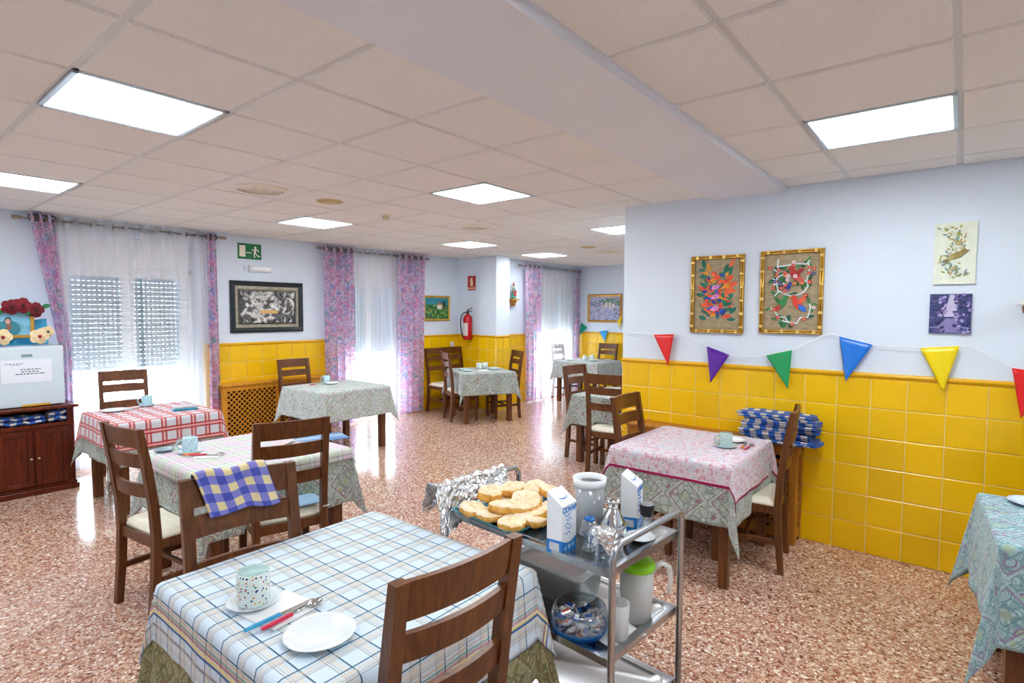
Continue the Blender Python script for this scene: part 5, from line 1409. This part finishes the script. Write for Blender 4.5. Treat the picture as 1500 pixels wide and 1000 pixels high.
# harbour painting
t = hang('harbour_painting', 'gold framed violet harbour painting in the far alcove', 'painting', 'far', 5.62, 1.745, .78, .57)
frame_rect(t, .78, .57, .05, .035, flat('#c08f3e', .35, .4, var=.2)); canvas(t, .70, .49, .014, flat('#a9aed0', .5, var=.25, scale=10))
p = Paint(.0142); rn = random.Random(3)
p.poly([(-.35, .02), (.35, .06), (.35, .16), (.1, .20), (-.35, .12)], '#7f8fae')
for k in range(170): p.blob(rn.uniform(-.34, .34), rn.uniform(-.24, .22), rn.uniform(.012, .04), rn.uniform(.005, .014), rn.choice(['#8f95c4', '#c9c6e0', '#6f7fae', '#e6dde8', '#b08fb8', '#d9b3a8', '#7f9f8a', '#5f6f9a']), rn.uniform(-.4, .4), n=7)
for x, z, w_, h_, c in ((.02, .02, .05, .10, '#ece6d8'), (.10, .0, .06, .12, '#e2d6c0'), (.18, .03, .05, .09, '#f0e8da'), (-.05, .0, .05, .07, '#d9c7ae')): p.poly([(x, z), (x+w_, z), (x+w_, z+h_), (x, z+h_)], c)
for k in range(12): p.blob(rn.uniform(-.05, .3), rn.uniform(.08, .2), .03, .02, rn.choice(['#4f8a5a', '#6fa06a']), n=8)
p.done('painted_motif', t)
# exit sign
t = hang('exit_sign', 'green emergency exit sign with running figure and door', 'sign', 'window', 3.40, 2.413, .30, .195)
b = MB(); b.cbox(-.15, .15, -.008, -.001, -.0975, .0975, .002); b.obj('plate', flat('#00703c', .4, var=.02), t)
p = Paint(.0083); Wc = '#f0ead8'
p.poly([(-.13, -.07), (-.055, -.07), (-.055, .07), (-.13, .07)], Wc); p.poly([(-.045, -.022), (.025, -.022), (.025, -.012), (-.045, -.012)], Wc)
p.blob(.072, .055, .014, .014, Wc); p.line([(.072, .035), (.07, .005), (.062, -.015)], .026, Wc); p.line([(.065, .03), (.045, .018), (.03, .022)], .011, Wc); p.line([(.08, .034), (.105, .022), (.112, .002)], .011, Wc); p.line([(.066, -.012), (.055, -.035), (.062, -.07)], .014, Wc); p.line([(.064, -.012), (.085, -.035), (.10, -.052), (.125, -.055)], .014, Wc)
p.done('pictogram', t)
t = hang('emergency_light', 'white oblong emergency lamp below the exit sign', 'emergency light', 'window', 3.525, 2.20, .29, .085)
b = MB(); b.cbox(-.145, .145, -.04, -.001, -.042, .042, .006); b.obj('housing', flat('#dfe6ee', .4), t)
b = MB(); b.cbox(-.125, .125, -.052, -.036, -.026, .026, .006); b.obj('lens', flat('#f2f6fb', .15), t)
b = MB(); b.cbox(-.205, -.16, -.012, -.001, -.03, .03, .004); b.obj('side_plate', flat('#cdd8e6', .4), t)
# extinguisher sign and extinguisher
t = hang('extinguisher_sign', 'red fire extinguisher sign on the corner wall', 'sign', 'corner', 6.70, 2.165, .185, .25)
b = MB(); b.cbox(-.0925, .0925, -.006, -.001, -.125, .125, .001); b.obj('plate', flat('#b31219', .4), t)
p = Paint(.0063); c = '#f0dfb8'
p.poly([(-.03, -.05), (.03, -.05), (.03, .05), (.018, .07), (-.018, .07), (-.03, .05)], c); p.poly([(-.012, .07), (.012, .07), (.012, .088), (-.012, .088)], c); p.line([(-.01, .085), (-.04, .07), (-.048, .02)], .008, c); p.line([(.0, .09), (.035, .10)], .008, c); p.poly([(-.08, -.07), (.08, -.07), (.08, -.066), (-.08, -.066)], c)
p.done('pictogram', t)
text_mesh('EXTINTOR', .036, flat('#f0dfb8', .5), 'lettering', t, (0, -.0068, -.096), (pi/2, 0, 0), sx=.95)
t = thing('fire_extinguisher', 'red fire extinguisher with black hose hanging in the tiled corner', 'fire extinguisher', (7.045, 6.71, 1.18), -pi/2)
b = MB(); b.lathe([(.066, 0), (.075, .008), (.078, .02), (.078, .36), (.070, .40), (.045, .425), (.024, .435), (.022, .455), (0, .455)], 32); b.obj('cylinder', flat('#c4121c', .22, var=.03), t, True)
b = MB(); b.lathe([(.020, .455), (.026, .46), (.026, .485), (.016, .50), (0, .50)], 16); b.cbox(-.015, .09, -.012, .012, .49, .505, .003, Matrix.Rotation(0, 4, 'Z')); b.add([(-.01, -.01, .505), (.10, -.01, .545), (.10, .01, .545), (-.01, .01, .505), (-.01, -.01, .515), (.10, -.01, .555), (.10, .01, .555), (-.01, .01, .515)], [(0, 1, 2, 3), (4, 5, 6, 7), (0, 1, 5, 4), (1, 2, 6, 5), (2, 3, 7, 6), (3, 0, 4, 7)]); b.obj('valve', M_BLACK, t)
b = MB(); b.tube([(-.02, -.01, .475), (-.08, -.02, .465), (-.13, -.03, .40), (-.145, -.03, .28), (-.13, -.03, .16), (-.10, -.03, .08), (-.085, -.03, .03)], .010, 8); b.obj('hose', M_BLACK, t, True)
b = MB(); b.grid(lambda u, v: (.0786*cos(-2.5+1.7*u), .0786*sin(-2.5+1.7*u), .07+.22*v), 12, 4); o = b.obj('label_sheet', flat('#e3d8d4', .4), t); solid(o, .0006)
b = MB(); b.cbox(-.02, .02, .070, .094, .30, .40, .003); b.obj('wall_bracket', M_GREYMET, t)
# socket
t = hang('wall_socket', 'small white wall socket above the corner chair', 'socket', 'window', 6.98, 1.09, .085, .085)
b = MB(); b.cbox(-.042, .042, -.020, -.008, -.042, .042, .004); b.obj('plate', M_WHITE, t)
b = MB(); b.lathe([(.020, 0), (.020, .003), (0, .003)], 18, M=Matrix.Translation((0, -.019, 0)) @ Matrix.Rotation(pi/2, 4, 'X')); b.obj('insert', flat('#cfd4d8', .4), t)
# figurine on bracket shelf
t = hang('bracket_shelf', 'small carved golden bracket shelf on the alcove wall', 'shelf', 'alcove', 7.73, 1.885, .2, .1)
b = MB(); b.cbox(-.10, .10, -.13, -.001, -.01, .012, .005); b.obj('shelf_board', flat('#c98f3a', .4, var=.2), t)
b = MB(); b.prism([(-.07, -.01), (.07, -.01), (.05, -.04), (.03, -.06), (.012, -.11), (-.012, -.11), (-.03, -.06), (-.05, -.04)], -.09, -.001); b.obj('corbel', flat('#b87a2a', .45, var=.25), t)
t = thing('figurine', 'small painted robed figurine standing on the bracket shelf', 'figurine', (7.73, YA-.068, 1.8975))
b = MB(); b.lathe([(.045, 0), (.050, .012), (.040, .02), (.036, .06), (.030, .12), (.036, .155), (.026, .19), (.012, .205), (.012, .215)], 18); b.obj('robe', flat('#3f8f78', .5, var=.3), t, True)
b = MB(); b.add([(0, -.03, .16), (.03, -.034, .10), (.02, -.042, .05), (-.02, -.042, .05), (-.03, -.034, .10)], [(0, 1, 2, 3, 4)]); o = b.obj('sash', flat('#b8343a', .5), t); solid(o, .006)
b = MB(); b.lathe([(0, .205), (.014, .212), (.020, .228), (.018, .244), (.010, .254), (0, .257)], 16); b.obj('head', flat('#d9ab8a', .5), t, True)
b = MB(); b.lathe([(.021, .238), (.022, .25), (.012, .262), (.006, .30), (0, .302)], 14); b.obj('crown', flat('#a03038', .4), t, True)
for s in (-1, 1):
    b = MB(); b.tube([(s*.03, 0, .165), (s*.045, -.02, .135), (s*.02, -.045, .125)], [.012, .010, .008], 8); b.obj('arm', flat('#c25a5a', .5), t, True)
# ornament at the frame edge
t = hang('wall_ornament', 'white and brown hanging ornament cut by the frame edge', 'ornament', 'right', -.335, 1.715, .1, .1)
b = MB(); b.lathe([(0, .055), (.045, .05), (.085, .03), (.092, .015), (.088, .01), (.06, .02), (0, .03)], 24, (0, -.095, 0)); b.obj('cap', flat('#d8dcd4', .5), t, True)
b = MB(); b.lathe([(0, -.06), (.04, -.055), (.066, -.03), (.070, 0), (.06, .018), (0, .02)], 24, (0, -.095, 0)); b.obj('pot', flat('#8a4f38', .5), t, True)
b = MB(); b.tube([(0, -.001, .075), (0, -.05, .085), (0, -.095, .075), (0, -.095, .05)], .003, 6); b.obj('hook', M_BLACK, t)

# ------------------------------------------------------------------ bunting
def bunting(label, x, string, flags):
    t = thing('bunting_garland', label, 'bunting', (x, 0, 0))
    b = MB(); b.tube([(.004*sin(i*1.7), y, z) for i, (y, z) in enumerate(string)], .0028, 6); b.obj('string', M_WHITE, t, True)
    for col, A, B, C_ in flags:
        b = MB(); n = 8
        A3, B3, C3 = Vector((0, *A)), Vector((0, *B)), Vector((0, *C_))
        def fn(u, v):
            q = A3.lerp(B3, u).lerp(C3, v); q.x = -.006-.010*sin(pi*u)*v-.012*v; return q
        b.grid(fn, n, n); o = b.obj('pennant', flat(col, .3, var=.03), t, True); solid(o, .0008)
    return t
bunting('string of coloured triangular pennants along the partition wall', XR-.03,
        [(2.36, 1.50), (2.06, 1.482), (1.88, 1.492), (1.80, 1.485), (1.72, 1.455), (1.60, 1.402), (1.51, 1.365), (1.42, 1.342), (1.30, 1.332), (1.15, 1.352), (.97, 1.402), (.85, 1.47), (.75, 1.53), (.70, 1.525), (.67, 1.512), (.47, 1.462), (.34, 1.452), (.21, 1.452), (.01, 1.472), (-.04, 1.475), (-.08, 1.455), (-.16, 1.40), (-.24, 1.352), (-.42, 1.33), (-.6, 1.36)],
        [('#e01a1a', (2.06, 1.482), (1.88, 1.492), (1.92, 1.222)), ('#5a179c', (1.60, 1.402), (1.42, 1.342), (1.56, 1.11)), ('#149a58', (1.15, 1.352), (.97, 1.402), (.985, 1.11)), ('#1777dc', (.67, 1.512), (.47, 1.462), (.62, 1.20)), ('#f2d800', (.21, 1.452), (.01, 1.472), (.08, 1.18)), ('#e01a1a', (-.24, 1.352), (-.42, 1.33), (-.29, 1.05))])
bunting('string of small pennants across the far alcove wall', XF-.045,
        [(6.26, 1.50), (6.14, 1.45), (5.99, 1.35), (5.85, 1.30), (5.71, 1.28), (5.52, 1.31), (5.40, 1.40), (5.30, 1.51), (5.20, 1.62), (5.0, 1.60)],
        [('#5a179c', (6.25, 1.50), (6.18, 1.46), (6.21, 1.26)), ('#149a78', (6.14, 1.45), (5.99, 1.35), (6.19, 1.18)), ('#1a9be0', (5.71, 1.28), (5.52, 1.31), (5.57, 1.07)), ('#f2cf10', (5.30, 1.51), (5.20, 1.62), (5.24, 1.33))])
